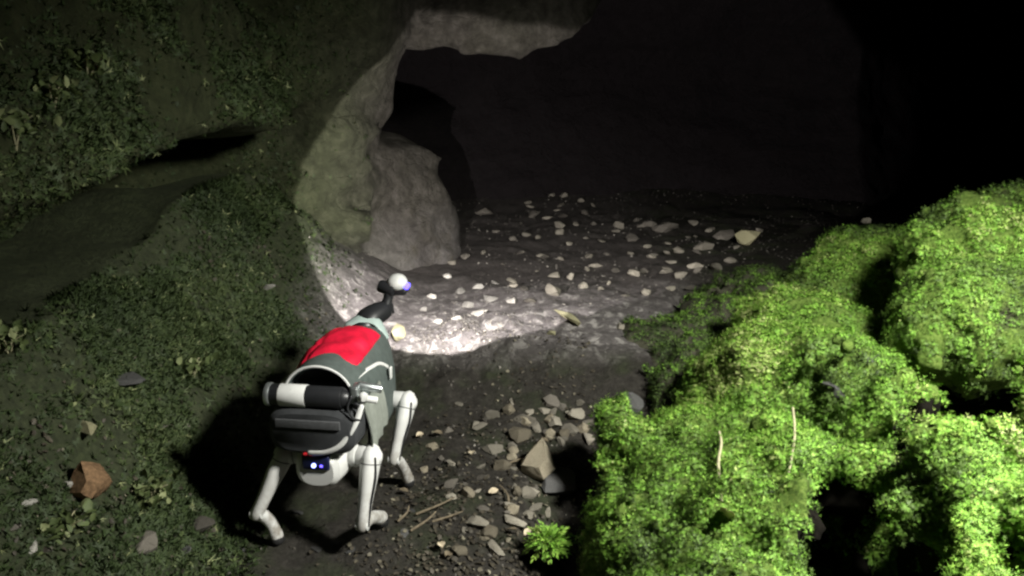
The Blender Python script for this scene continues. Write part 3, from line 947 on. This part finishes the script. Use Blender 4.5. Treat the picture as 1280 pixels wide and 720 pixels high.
def cyl(bm, a, b_, r, seg=24, bev=.003, r2=None):
    a = Vector(a); b_ = Vector(b_); d = b_ - a
    q = d.to_track_quat('Z', 'Y').to_matrix().to_4x4()
    res = bmesh.ops.create_cone(bm, cap_ends=True, segments=seg, radius1=r, radius2=r if r2 is None else r2, depth=d.length, matrix=Matrix.Translation((a + b_) / 2) @ q)
    if bev:
        es = [e for e in {e for v in res['verts'] for e in v.link_edges} if any(len(f.verts) > 4 for f in e.link_faces)]
        bmesh.ops.bevel(bm, geom=es, offset=bev, segments=2, affect='EDGES', profile=.5)


def loft(bm, secs, seg=28, cap=True):
    """secs: (y, centre x, centre z, half width, half height, exponent)"""
    rings = []
    for y, cx, cz, hw, hh, p in secs:
        ring = []
        for k in range(seg):
            a = 2 * math.pi * k / seg; c, s = math.cos(a), math.sin(a)
            ring.append(bm.verts.new((cx + hw * math.copysign(abs(c) ** (2 / p), c), y, cz + hh * math.copysign(abs(s) ** (2 / p), s))))
        rings.append(ring)
    for a, c in zip(rings, rings[1:]):
        for k in range(seg): bm.faces.new((a[k], c[k], c[(k + 1) % seg], a[(k + 1) % seg]))
    if cap:
        bm.faces.new(rings[0]); bm.faces.new(rings[-1][::-1])


def done(name, bm, mat, parent, label=None, ang=35):
    bmesh.ops.recalc_face_normals(bm, faces=bm.faces[:])
    me = bpy.data.meshes.new(name); bm.to_mesh(me); bm.free()
    me.polygons.foreach_set('use_smooth', np.ones(len(me.polygons), bool))
    me.set_sharp_from_angle(angle=R(ang))
    o = link(name, me, mat, parent)
    if label: o['label'] = label
    return o


def mat_shell(name, col):
    """white plastic with scuffs, and mud splashed up from the ground"""
    m, nt, bb = new_mat(name, .45, .45)
    g = nt.nodes.new('ShaderNodeNewGeometry'); sp_ = nt.nodes.new('ShaderNodeSeparateXYZ'); nt.links.new(g.outputs['Position'], sp_.inputs[0])
    n = noise(nt, 26, 6, .7); n2 = noise(nt, 90, 4, .7)
    c = ramp(nt, n, [(.3, tuple(q * .86 for q in col)), (.6, col)])
    c = mix(nt, ramp(nt, n2, [(.62, (0, 0, 0)), (.74, (.5, .5, .5))]), c, (.33, .31, .27))
    mr = nt.nodes.new('ShaderNodeMapRange'); mr.inputs[1].default_value = .30; mr.inputs[2].default_value = .0; mr.inputs[4].default_value = 1.0
    nt.links.new(sp_.outputs[2], mr.inputs[0])
    mu = nt.nodes.new('ShaderNodeMath'); mu.operation = 'MULTIPLY'; nt.links.new(mr.outputs[0], mu.inputs[0])
    nt.links.new(ramp(nt, n, [(.36, (0, 0, 0)), (.56, (1, 1, 1))]), mu.inputs[1])
    nt.links.new(mix(nt, mu.outputs[0], c, (.17, .145, .11)), bb.inputs['Base Color'])
    nt.links.new(ramp(nt, n, [(.3, (.35, .35, .35)), (.7, (.6, .6, .6))]), bb.inputs['Roughness'])
    return m


M['white'] = mat_shell('white_plastic', (0.74, 0.75, 0.73))
M['whitedim'] = plain('scuffed_plastic', (0.62, 0.63, 0.61), .5, .4, .14, 25)
M['black'] = plain('black_plastic', (0.018, 0.019, 0.021), .4, .5, .2, 20)
M['cover'] = plain('grey_green_fabric', (0.085, 0.105, 0.098), .85, .25, .18, 40, bmp=.4, bscale=300)
M['side'] = plain('pale_grey_green_fabric', (0.235, 0.255, 0.225), .85, .25, .2, 24, bmp=.4, bscale=200)
M['bag'] = plain('black_fabric', (0.042, 0.045, 0.048), .8, .3, .2, 40, bmp=.5, bscale=260)
M['bagstrip'] = plain('worn_webbing', (0.085, 0.088, 0.092), .75, .3, .2, 60, bmp=.4, bscale=300)
M['red'] = plain('red_fabric', (0.70, 0.010, 0.042), .6, .35, .3, 22, bmp=.6, bscale=45)
M['metal'] = plain('brushed_metal', (0.50, 0.54, 0.54), .38, .5, .15, 40, metal=.85)
M['teal'] = plain('pale_teal_plastic', (0.40, 0.50, 0.47), .4, .5, .1, 20)
M['rubber'] = plain('black_rubber', (0.02, 0.02, 0.02), .7, .3, .2, 40)
M['panel'] = plain('dark_blue_panel', (0.012, 0.016, 0.06), .3, .5, .2, 20)
M['led_blue'] = plain('blue_led', (0.2, 0.25, 1), .4, .3, .02, 10, emit=(0.30, 0.36, 1.0), estr=5)
M['led_glow'] = plain('dim_blue_led', (0.1, 0.1, .8), .4, .3, .02, 10, emit=(0.12, 0.08, 1.0), estr=4)
M['led_red'] = plain('red_led', (0.6, .02, .02), .4, .3, .02, 10, emit=(1.0, .05, .06), estr=.35)
M['lamp'] = plain('lamp_lens', (.9, .9, .9), .3, .5, .02, 10, emit=(1, .97, .95), estr=6)

# ------------------------------------------------------------------ the robot (local: X right, Y forward, Z up)
bot = bpy.data.objects.new('quadruped_robot', None); COL.objects.link(bot)
bot.location = (-.530, 2.435, 0.0)
bot.rotation_euler = (0, 0, R(-7))
tag(bot, 'white-legged four-legged robot with a red saddle and black pack, facing the cave', 'robot')

bm = bmesh.new()   # white hull
loft(bm, [(-.275, 0, .285, .050, .045, 2.6), (-.262, 0, .287, .066, .056, 2.8), (-.20, 0, .295, .080, .066, 3), (0, 0, .305, .088, .068, 3.2), (.18, 0, .315, .088, .068, 3), (.26, 0, .325, .074, .058, 2.8), (.30, 0, .330, .05, .04, 2.4)])
hull = done('body_shell', bm, M['white'], bot)
bm = bmesh.new(); rbox(bm, (0, -.272, .315), (.082, .02, .046), .006)
done('rear_panel', bm, M['panel'], hull, 'dark blue tail panel')
bm = bmesh.new(); cyl(bm, (-.004, -.280, .309), (-.004, -.287, .309), .0065, 16, .001)
done('blue_light', bm, M['led_blue'], hull, 'bright blue indicator light')
bm = bmesh.new(); rbox(bm, (.018, -.283, .308), (.008, .004, .006), .001)
done('blue_light', bm, M['led_glow'], hull)
for lx in (-.012, -.028):
    bm = bmesh.new(); rbox(bm, (lx, -.279, .343), (.010, .008, .006), .0015)
    done('red_light', bm, M['led_red'], hull)

# pack at the tail
bm = bmesh.new()
loft(bm, [(-.285, -.005, .412, .112, .058, 3.6), (-.275, -.005, .412, .126, .068, 3.8), (-.20, -.005, .415, .134, .072, 4), (-.13, -.005, .42, .130, .07, 4), (-.12, -.005, .43, .12, .07, 3.6)])
pack = done('rear_pack', bm, M['bag'], bot, 'black fabric pack over the tail')
bm = bmesh.new(); rbox(bm, (-.012, -.2875, .440), (.19, .006, .026), .002)
done('pocket_strip', bm, M['bagstrip'], pack)
bm = bmesh.new(); tube(bm, [(-.01, -.289, .352), (.04, -.290, .358), (.085, -.286, .385), (.122, -.272, .440), (.136, -.25, .485)], [(.004, .008)] * 5, 10, (0, 1, .2), 5)
done('strap', bm, M['white'], pack, 'white strap along the lower edge of the pack')
# hollow hood above, with white rim
def arch(bm, y0, y1, w, z0, h0, th, n=20, w1=None, h1=None):
    """open half barrel shell"""
    w1 = w1 or w; h1 = h1 or h0
    rows = []
    for k in range(n + 1):
        a = math.pi * k / n
        c, s = math.cos(a), math.sin(a) ** .8
        rows.append([bm.verts.new(q) for q in ((w * c, y0, z0 + h0 * s), (w1 * c, y1, z0 + h1 * s), ((w1 - th) * c, y1, z0 + (h1 - th) * s), ((w - th) * c, y0, z0 + (h0 - th) * s))])
    for a, b_ in zip(rows, rows[1:]):
        for i in range(4): bm.faces.new((a[i], a[(i + 1) % 4], b_[(i + 1) % 4], b_[i]))
    bm.faces.new(rows[0]); bm.faces.new(rows[-1][::-1])


bm = bmesh.new(); arch(bm, -.215, -.08, .104, .47, .118, .008, w1=.112, h1=.110)
hood = done('hood', bm, M['cover'], bot, 'grey hood with a dark opening')
bm = bmesh.new(); tube(bm, [(.104 * math.cos(a), -.216, .47 + .117 * math.sin(a) ** .8) for a in np.linspace(.12, math.pi - .12, 15)], [(.004, .004)] * 15, 8, (0, 1, 0), 2)
done('rim', bm, M['white'], hood)
# roll across the back
bm = bmesh.new(); cyl(bm, (-.128, -.250, .510), (.085, -.250, .510), .031, 32, .004)
roll = done('tool_roll', bm, M['black'], bot, 'black cylinder lying across the pack')
bm = bmesh.new(); cyl(bm, (-.098, -.250, .510), (-.020, -.250, .510), .0325, 32, .0005)
done('paper_label', bm, M['white'], roll, 'white paper label')
bm = bmesh.new(); cyl(bm, (-.140, -.250, .510), (-.124, -.250, .510), .034, 32, .004)
done('end_cap', bm, M['metal'], roll)
bm = bmesh.new(); cyl(bm, (.085, -.250, .510), (.105, -.250, .510), .029, 32, .003, r2=.018)
done('end_cap', bm, M['black'], roll)
# clamp of metal at the right end of the roll
bm = bmesh.new()
rbox(bm, (.118, -.235, .520), (.022, .045, .050), .005)
br = done('clamp_bracket', bm, M['metal'], bot)
bm = bmesh.new(); cyl(bm, (.122, -.225, .540), (.185, -.205, .522), .012, 18, .003); done('clamp_rod', bm, M['metal'], br)
bm = bmesh.new(); cyl(bm, (.125, -.240, .508), (.178, -.228, .498), .010, 18, .003); done('clamp_rod', bm, M['white'], br)
bm = bmesh.new(); cyl(bm, (.140, -.255, .522), (.152, -.262, .518), .014, 18, .003); done('clamp_knob', bm, M['white'], br)
bm = bmesh.new(); cyl(bm, (.128, -.262, .500), (.128, -.274, .497), .009, 18, .002); done('clamp_knob', bm, M['black'], br)
bm = bmesh.new(); tube(bm, [(.112, -.262, .520), (.104, -.275, .49), (.120, -.278, .462), (.136, -.262, .45)], [.0035] * 4, 8); done('cable', bm, M['black'], br)

# fabric cover over the back with the red saddle
def shell(bm, secs, a0, a1, n, th):
    """curved sheet: sections (y, hw, ztop, hh, x0), angles a0..a1 measured from the right over the top"""
    g = []
    for y, hw, zt, hh, x0 in secs:
        row = []
        for k in range(n + 1):
            a = a0 + (a1 - a0) * k / n
            c = math.cos(a); s = math.sin(a)
            c = math.copysign(abs(c) ** .75, c); s = math.copysign(abs(s) ** .75, s)
            row.append((x0 + hw * c, y, zt - hh + hh * s))
        g.append(row)
    V = [[bm.verts.new(p) for p in r] for r in g]
    W = [[bm.verts.new((p[0] * .97, p[1], p[2] - th)) for p in r] for r in g]
    for i in range(len(g) - 1):
        for k in range(n):
            bm.faces.new((V[i][k], V[i + 1][k], V[i + 1][k + 1], V[i][k + 1]))
            bm.faces.new((W[i][k], W[i][k + 1], W[i + 1][k + 1], W[i + 1][k]))
    m_ = len(g) - 1
    for i in range(m_):
        bm.faces.new((V[i][0], W[i][0], W[i + 1][0], V[i + 1][0])); bm.faces.new((V[i][n], V[i + 1][n], W[i + 1][n], W[i][n]))
    for k in range(n):
        bm.faces.new((V[0][k], V[0][k + 1], W[0][k + 1], W[0][k])); bm.faces.new((V[m_][k], W[m_][k], W[m_][k + 1], V[m_][k + 1]))


SEC = [(-.15, .122, .560, .2, 0), (-.08, .126, .568, .21, 0), (.02, .128, .572, .22, 0), (.12, .124, .570, .22, 0), (.22, .108, .556, .21, 0), (.28, .088, .535, .18, 0), (.315, .06, .505, .13, 0)]
bm = bmesh.new(); shell(bm, SEC, -.15, math.pi + .15, 30, .006)
cov = done('back_cover', bm, M['cover'], bot, 'dark grey-green fabric cover', 60)
bm = bmesh.new(); g = []
for i in range(29):
    t = i / 28; y = -.130 + .30 * t
    row = []
    for k in range(37):
        u = k / 36; a = 1.0 + 1.62 * u
        hw, zt, hh = (float(np.interp(y, [q[0] for q in SEC], [q[j] for q in SEC])) for j in (1, 2, 3))
        c = math.copysign(abs(math.cos(a)) ** .75, math.cos(a)); s_ = math.sin(a) ** .75
        puff = .007 + .018 * (math.sin(math.pi * min(1, max(0, t))) ** .5) * (math.sin(math.pi * u) ** .5) + .0045 * math.sin(11 * u + 7 * t) * math.sin(9 * t + 3 * u) - .006 * math.exp(-((t - .34 - .1 * u) / .03) ** 2) - .005 * math.exp(-((u - .62 + .15 * t) / .035) ** 2)
        row.append(((hw + puff * .8) * c, y, zt - hh + (hh + puff) * s_))
    g.append(row)
V = [[bm.verts.new(p) for p in r] for r in g]
W = [[bm.verts.new((p[0] * .95, p[1], p[2] - .012)) for p in r] for r in g]
for i in range(28):
    for k in range(36):
        bm.faces.new((V[i][k], V[i + 1][k], V[i + 1][k + 1], V[i][k + 1])); bm.faces.new((W[i][k], W[i][k + 1], W[i + 1][k + 1], W[i + 1][k]))
    bm.faces.new((V[i][0], W[i][0], W[i + 1][0], V[i + 1][0])); bm.faces.new((V[i][36], V[i + 1][36], W[i + 1][36], W[i][36]))
for k in range(36):
    bm.faces.new((V[0][k], V[0][k + 1], W[0][k + 1], W[0][k])); bm.faces.new((V[28][k], W[28][k], W[28][k + 1], V[28][k + 1]))
red = done('red_saddle', bm, M['red'], cov, 'bright red padded saddle bag', 60)


def cover_pt(x, y, lift):
    ysec = [q[0] for q in SEC]; hw, zt, hh = (float(np.interp(y, ysec, [q[i] for q in SEC])) for i in (1, 2, 3))
    c = min(1, abs(x) / hw) ** (1 / .75)
    return (x, y, zt - hh + hh * math.sqrt(max(0, 1 - c * c)) ** .75 + lift)


for x0, y0, x1, y1 in ((-.098, -.128, .098, -.140), (.016, -.138, .064, -.152), (.094, -.14, .118, .10)):
    pts = [cover_pt(x0 + (x1 - x0) * t, y0 + (y1 - y0) * t, .009) for t in np.linspace(0, 1, 7)]
    bm = bmesh.new(); tube(bm, pts, [(.0055, .002)] * len(pts), 8, (0, 1, 0), 4)
    done('white_band', bm, M['white'], cov)
bm = bmesh.new(); rbox(bm, (.132, .08, .452), (.006, .022, .04), .003); done('badge', bm, M['white'], cov, 'white badge on the right flank')
# draped side cloths
for s in (1, -1):
    bm = bmesh.new()
    g = []
    for i in range(9):
        t = i / 8
        row = []
        for k in range(13):
            u = k / 12; y = -.20 + .17 * u
            wob = .008 * math.sin(u * 21 + t * 2) * t
            row.append((s * (.128 + .018 * math.sin(t * 2.2) + wob), y + .02 * t * (u - .5),   .47 - .15 * t - .012 * math.sin(u * 6) * t))
        g.append(row)
    V = [[bm.verts.new(p) for p in r] for r in g]; W = [[bm.verts.new((p[0] - s * .004, p[1], p[2])) for p in r] for r in g]
    for i in range(8):
        for k in range(12):
            bm.faces.new((V[i][k], V[i + 1][k], V[i + 1][k + 1], V[i][k + 1])); bm.faces.new((W[i][k], W[i][k + 1], W[i + 1][k + 1], W[i + 1][k]))
    for k in range(12):
        bm.faces.new((V[8][k], W[8][k], W[8][k + 1], V[8][k + 1])); bm.faces.new((V[0][k], V[0][k + 1], W[0][k + 1], W[0][k]))
    for i in range(8):
        bm.faces.new((V[i][0], W[i][0], W[i + 1][0], V[i + 1][0])); bm.faces.new((V[i][12], V[i + 1][12], W[i + 1][12], W[i][12]))
    done('side_cloth', bm, M['side'], bot, None, 70)

# neck and sensor head
bm = bmesh.new(); tube(bm, [(-.055, .265, .548), (-.02, .285, .560), (.03, .290, .548), (.066, .272, .505)], [(.020, .006), (.024, .006), (.022, .006), (.014, .005)], 12, (0, 1, .3), 5)
done('collar', bm, M['teal'], bot, 'pale teal collar at the neck')
bm = bmesh.new(); tube(bm, [(-.03, .27, .50), (-.004, .325, .545), (.030, .375, .560)], [(.044, .040), (.046, .042), (.036, .034)], 20, (1, 0, 0), 5)
neck = done('neck', bm, M['black'], bot)
bm = bmesh.new(); tube(bm, [(.038, .380, .570), (.046, .392, .600), (.050, .400, .628)], [.020, .017, .019], 16, (1, 0, 0), 4)
cyl(bm, (.012, .412, .640), (.070, .396, .626), .023, 24, .005)
head = done('head', bm, M['black'], bot)
bm = bmesh.new()
bmesh.ops.create_uvsphere(bm, u_segments=24, v_segments=16, radius=1, matrix=Matrix.Translation((.072, .425, .650)) @ Matrix.Diagonal((.037, .042, .031, 1)))
done('sensor_dome', bm, M['whitedim'], head, 'white domed top of the head')
bm = bmesh.new(); rbox(bm, (.082, .425, .622), (.056, .060, .024), .008); done('jaw', bm, M['black'], head)
bm = bmesh.new(); cyl(bm, (.106, .418, .640), (.114, .416, .636), .015, 20, .002); done('blue_ring', bm, M['led_glow'], head, 'violet-blue light on the side of the head')
bm = bmesh.new(); cyl(bm, (.080, .455, .632), (.082, .472, .628), .017, 20, .003); lens = done('lamp_lens', bm, M['lamp'], head)
bm = bmesh.new(); tube(bm, [(.052, .395, .60), (.058, .398, .575), (.062, .399, .545)], [.005, .004, .0035], 8); done('hanging_cable', bm, M['black'], head)


# legs
def leg(hip_in, hip, knee, foot, s):
    hip_in, hip, knee, foot = map(Vector, (hip_in, hip, knee, foot))
    bm = bmesh.new(); ax_ = (hip - hip_in).normalized()
    cyl(bm, hip_in, hip_in + ax_ * .022, .034, 24, .004); hj = done('hip_motor', bm, M['whitedim'], bot)
    bm = bmesh.new(); cyl(bm, hip_in + ax_ * .022, hip_in + ax_ * .030, .029, 24, .002); done('motor_ring', bm, M['black'], hj)
    bm = bmesh.new(); tube(bm, [hip_in + ax_ * .026, hip - ax_ * .02, hip], [.031, .034, .033], 20, (0, 0, 1), 3); done('hip_joint', bm, M['white'], hj)
    d = knee - hip; back = Vector((0, -1, 0))
    bm = bmesh.new()
    tube(bm, [hip + d * .02, hip + d * .30 + back * .004, hip + d * .65 + back * .003, knee], [(.030, .043), (.0265, .038), (.0205, .029), (.019, .022)], 18, (1, 0, 0), 5)
    th = done('thigh', bm, M['white'], bot)
    bm = bmesh.new(); cyl(bm, knee - Vector((.0185, 0, 0)), knee + Vector((.0185, 0, 0)), .016, 22, .003); kj = done('knee_joint', bm, M['whitedim'], th)
    for off in ((.006, .006), (-.007, -.003)):
        bm = bmesh.new(); cyl(bm, knee + Vector((0, -.0155, off[0])) + Vector((off[1], 0, 0)), knee + Vector((off[1], -.0172, off[0])), .003, 10, 0); done('bolt', bm, M['black'], th)
    bm = bmesh.new(); out = Vector((.026 * s, -.004, 0))
    tube(bm, [hip + Vector((.02 * s, -.03, .012)), hip + d * .25 + out + back * .022, hip + d * .6 + out * .8 + back * .016, knee + out * .7], [.0032] * 4, 8, (1, 0, 0), 4)
    done('cable', bm, M['black'], th)
    bm = bmesh.new(); tube(bm, [hip + d * .085, hip + d * .10], [(.0302, .0432), (.0298, .0428)], 18, (1, 0, 0), 2, round_end=False); done('seam', bm, M['bagstrip'], th)
    e = foot - knee
    bm = bmesh.new()
    bend = Vector((0, .014, .022))
    tube(bm, [knee, knee + e * .30 + bend * .75, knee + e * .62 + bend, foot + Vector((0, 0, .030))], [(.018, .020), (.0175, .020), (.017, .0205), (.019, .023)], 18, (1, 0, 0), 5)
    sh = done('shank', bm, M['white'], bot)
    bm = bmesh.new(); tube(bm, [foot + Vector((0, -.004, .020)), foot + Vector((0, .006, .014))], [(.021, .020), (.021, .018)], 16, (1, 0, 0), 3); done('foot_pad', bm, M['rubber'], sh)


def gl(x, y):
    p = bot.matrix_basis @ Vector((x, y, 0)); return gz(p.x, p.y)


leg((.080, -.19, .300), (.142, -.20, .302), (.128, -.277, .120), (.142, -.132, gl(.142, -.132)), 1)
leg((-.080, -.19, .300), (-.122, -.205, .298), (-.196, -.272, .130), (-.157, -.235, gl(-.157, -.235)), -1)
leg((.085, .165, .318), (.165, .150, .318), (.134, .065, .150), (.157, .150, gl(.157, .150)), 1)
leg((-.085, .165, .318), (-.155, .160, .318), (-.150, .085, .150), (-.150, .225, gl(-.150, .225)), -1)
bpy.context.view_layer.update()

# the lamp in the robot's head
sp = bpy.data.lights.new('head_lamp', 'SPOT')
sp.energy = 165
sp.color = (1.0, 0.93, 0.92)
sp.spot_size = R(72)
sp.spot_blend = 0.06
sp.shadow_soft_size = 0.008
hl = bpy.data.objects.new('head_lamp', sp); COL.objects.link(hl)
hl.location = bot.matrix_basis @ Vector((.083, .480, .628))
azm, elv = R(4.5), R(-8.0)
dv = Vector((math.sin(azm) * math.cos(elv), math.cos(azm) * math.cos(elv), math.sin(elv)))
hl.rotation_euler = dv.to_track_quat('-Z', 'Y').to_euler()


# ------------------------------------------------------------------ twigs, stems, dead leaves, small plants
def curve_thing(name, pts, rad, mat, label, cat, group=None):
    bm = bmesh.new(); base = Vector(pts[0])
    tube(bm, [Vector(p) - base for p in pts], rad, 7, (1, .3, .2), 3)
    o = done(name, bm, mat, None); o.location = base
    return tag(o, label, cat, group)


for (px, py, ang, L), od, rw in rows([(545, 640, .6, .14), (530, 660, .9, .11), (560, 650, .4, .10), (630, 620, 1.9, .10), (655, 575, .5, .12), (505, 650, 1.2, .07)], ['upper', 'lower']):
    p = at(px, py, 0.01); z = gz(p.x, p.y) + .012
    d = Vector((math.cos(ang), math.sin(ang), 0)) * L * .5
    curve_thing('twig', [(p.x - d.x, p.y - d.y, z), (p.x + .01, p.y, z + .008), (p.x + d.x, p.y + d.y, z + .012)], [.0042, .0036, .002], M['twig'],
                f'thin dry twig beside the stone heap, {od} of the {rw} ones', 'twig', 'twigs on the path')

p0 = at(899, 540, .42); p1 = at(898, 580, .40); p2 = at(902, 625, .37)
curve_thing('dead_vine', [p0, (p0 + p1) / 2 + Vector((.006, 0, .012)), p1, p2], [.004, .004, .004, .005], M['stem'], 'pale dead stem hanging down the bright moss above a curled leaf', 'stem')
q0 = at(991, 510, .52); q1 = at(990, 550, .50); q2 = at(986, 590, .46)
curve_thing('dead_vine', [q0, q1 + Vector((.006, 0, .01)), q2], [.0035, .0035, .003], M['stem'], 'thin pale stem without a leaf in the middle of the bright moss', 'stem')


def leaf_thing(c, L, W, rot, mat, label, cat='leaf', group=None, name='dead_leaf', curl=.25):
    bm = bmesh.new(); n = 8
    top = []; bot_ = []
    for i in range(n + 1):
        t = i / n; w = W * math.sin(math.pi * min(1, t * .93 + .05)) ** .8
        r = []
        for k in range(5):
            u = k / 4 * 2 - 1
            r.append((L * (t - .5), w * u, curl * W * (u * u) + .12 * L * math.sin(t * 3)))
        top.append([bm.verts.new(q) for q in r]); bot_.append([bm.verts.new((q[0], q[1], q[2] - .0012)) for q in r])
    for i in range(n):
        for k in range(4):
            bm.faces.new((top[i][k], top[i + 1][k], top[i + 1][k + 1], top[i][k + 1])); bm.faces.new((bot_[i][k], bot_[i][k + 1], bot_[i + 1][k + 1], bot_[i + 1][k]))
    o = done(name, bm, mat, None, None, 60)
    o.location = c; o.rotation_euler = rot
    return tag(o, label, cat, group)


lp = at(905, 648, .36)
leaf_thing(lp, .10, .020, (.5, .9, 1.5), M['deadleaf'], 'curled pale dead leaf at the end of the hanging stem')
for i, ((px, py), od, rw) in enumerate(rows([(560, 700), (548, 552), (505, 620), (640, 668), (680, 560), (525, 552), (590, 575), (552, 690), (617, 622), (660, 660)], ['upper', 'lower'])):
    p = at(px, py, 0); z = gz(p.x, p.y) + .014
    leaf_thing((p.x, p.y, z), .034, .012, (_rs.uniform(-.4, .4), _rs.uniform(-.4, .4), _rs.uniform(0, 6)), M['deadleaf'] if i % 2 else M['twig'], f'small curled dry leaf by the stone heap, {od} of the {rw} ones', 'leaf', 'dry leaves on the path')


def clump(px, py, z, rad, label, tintb, n, name='moss_clump', mat='moss', cat='moss', seed=1, size=.036):
    p = at(px, py, z)
    r_ = np.random.default_rng(seed)
    D = r_.normal(size=(n, 3)); D[:, 2] = np.abs(D[:, 2]) * .9 + .05; D /= np.linalg.norm(D, axis=1)[:, None]
    P = D * np.array([rad, rad, rad * .7]) * r_.uniform(.25, .85, n)[:, None]
    me = scatter_leaves(P, D, np.tile([0, 0, 1.], (n, 1)) + r_.normal(0, .4, (n, 3)), size * r_.uniform(.6, 1.2, n), FRONDS, np.clip(tintb + r_.normal(0, .12, n), 0, 1), r_)
    root = bpy.data.objects.new(name, None); COL.objects.link(root); root.location = p
    bm = bmesh.new(); bmesh.ops.create_icosphere(bm, subdivisions=3, radius=1, matrix=Matrix.Diagonal((rad * .75, rad * .75, rad * .5, 1)))
    done('core', bm, M['mossrock'], root)
    f = link('foliage', me, M[mat], root)
    return tag(root, label, cat)


clump(686, 682, .03, .055, 'small bright green moss cushion alone at the bottom left of the gully', .66, 260, seed=3)
pl = at(60, 668, .30)
for px, py, zz, lab, sd in [(80, 672, .33, 'brightest leafy green plant in the bottom left corner below the brown stone', 5), (190, 625, .22, 'low green plant right of the rusty brown stone', 6), (65, 130, 1.28, 'pale leafy tuft on the upper left rock near the picture edge', 7), (10, 440, .78, 'faint leafy tuft on the left picture edge', 8), (18, 172, 1.3, 'palest leaf tuft on the overhanging rock at the far left edge', 9), (110, 95, 1.3, 'tuft of small leaves on the overhanging rock, topmost one', 10), (240, 470, .5, 'small green tuft on the slope left of the robot', 12)]:
    p = hit_wall(px, py) if zz > 1 else hit(px, py); r_ = np.random.default_rng(sd); n = 70
    D = r_.normal(size=(n, 3)); D[:, 2] = np.abs(D[:, 2]) + .3
    me = scatter_leaves(r_.normal(0, .035, (n, 3)) * np.array([1, 1, .4]) + np.array([0, 0, .03]), D, np.tile([0, 0, 1.], (n, 1)) + r_.normal(0, .4, (n, 3)), r_.uniform(.018, .038, n), LEAVES, np.clip(r_.normal(.82, .1, n), 0, 1), r_)
    root = bpy.data.objects.new('plant', None); COL.objects.link(root); root.location = p
    link('foliage', me, M['bankleaf'], root)
    bm = bmesh.new()
    for k in range(5): tube(bm, [(0, 0, -.03), (.02 * math.cos(k * 1.3), .02 * math.sin(k * 1.3), .03), (.05 * math.cos(k * 1.3), .05 * math.sin(k * 1.3), .05)], [.002, .002, .0015], 6, (1, .2, .1), 2)
    done('stem', bm, M['stem'], root)
    tag(root, lab, 'plant')
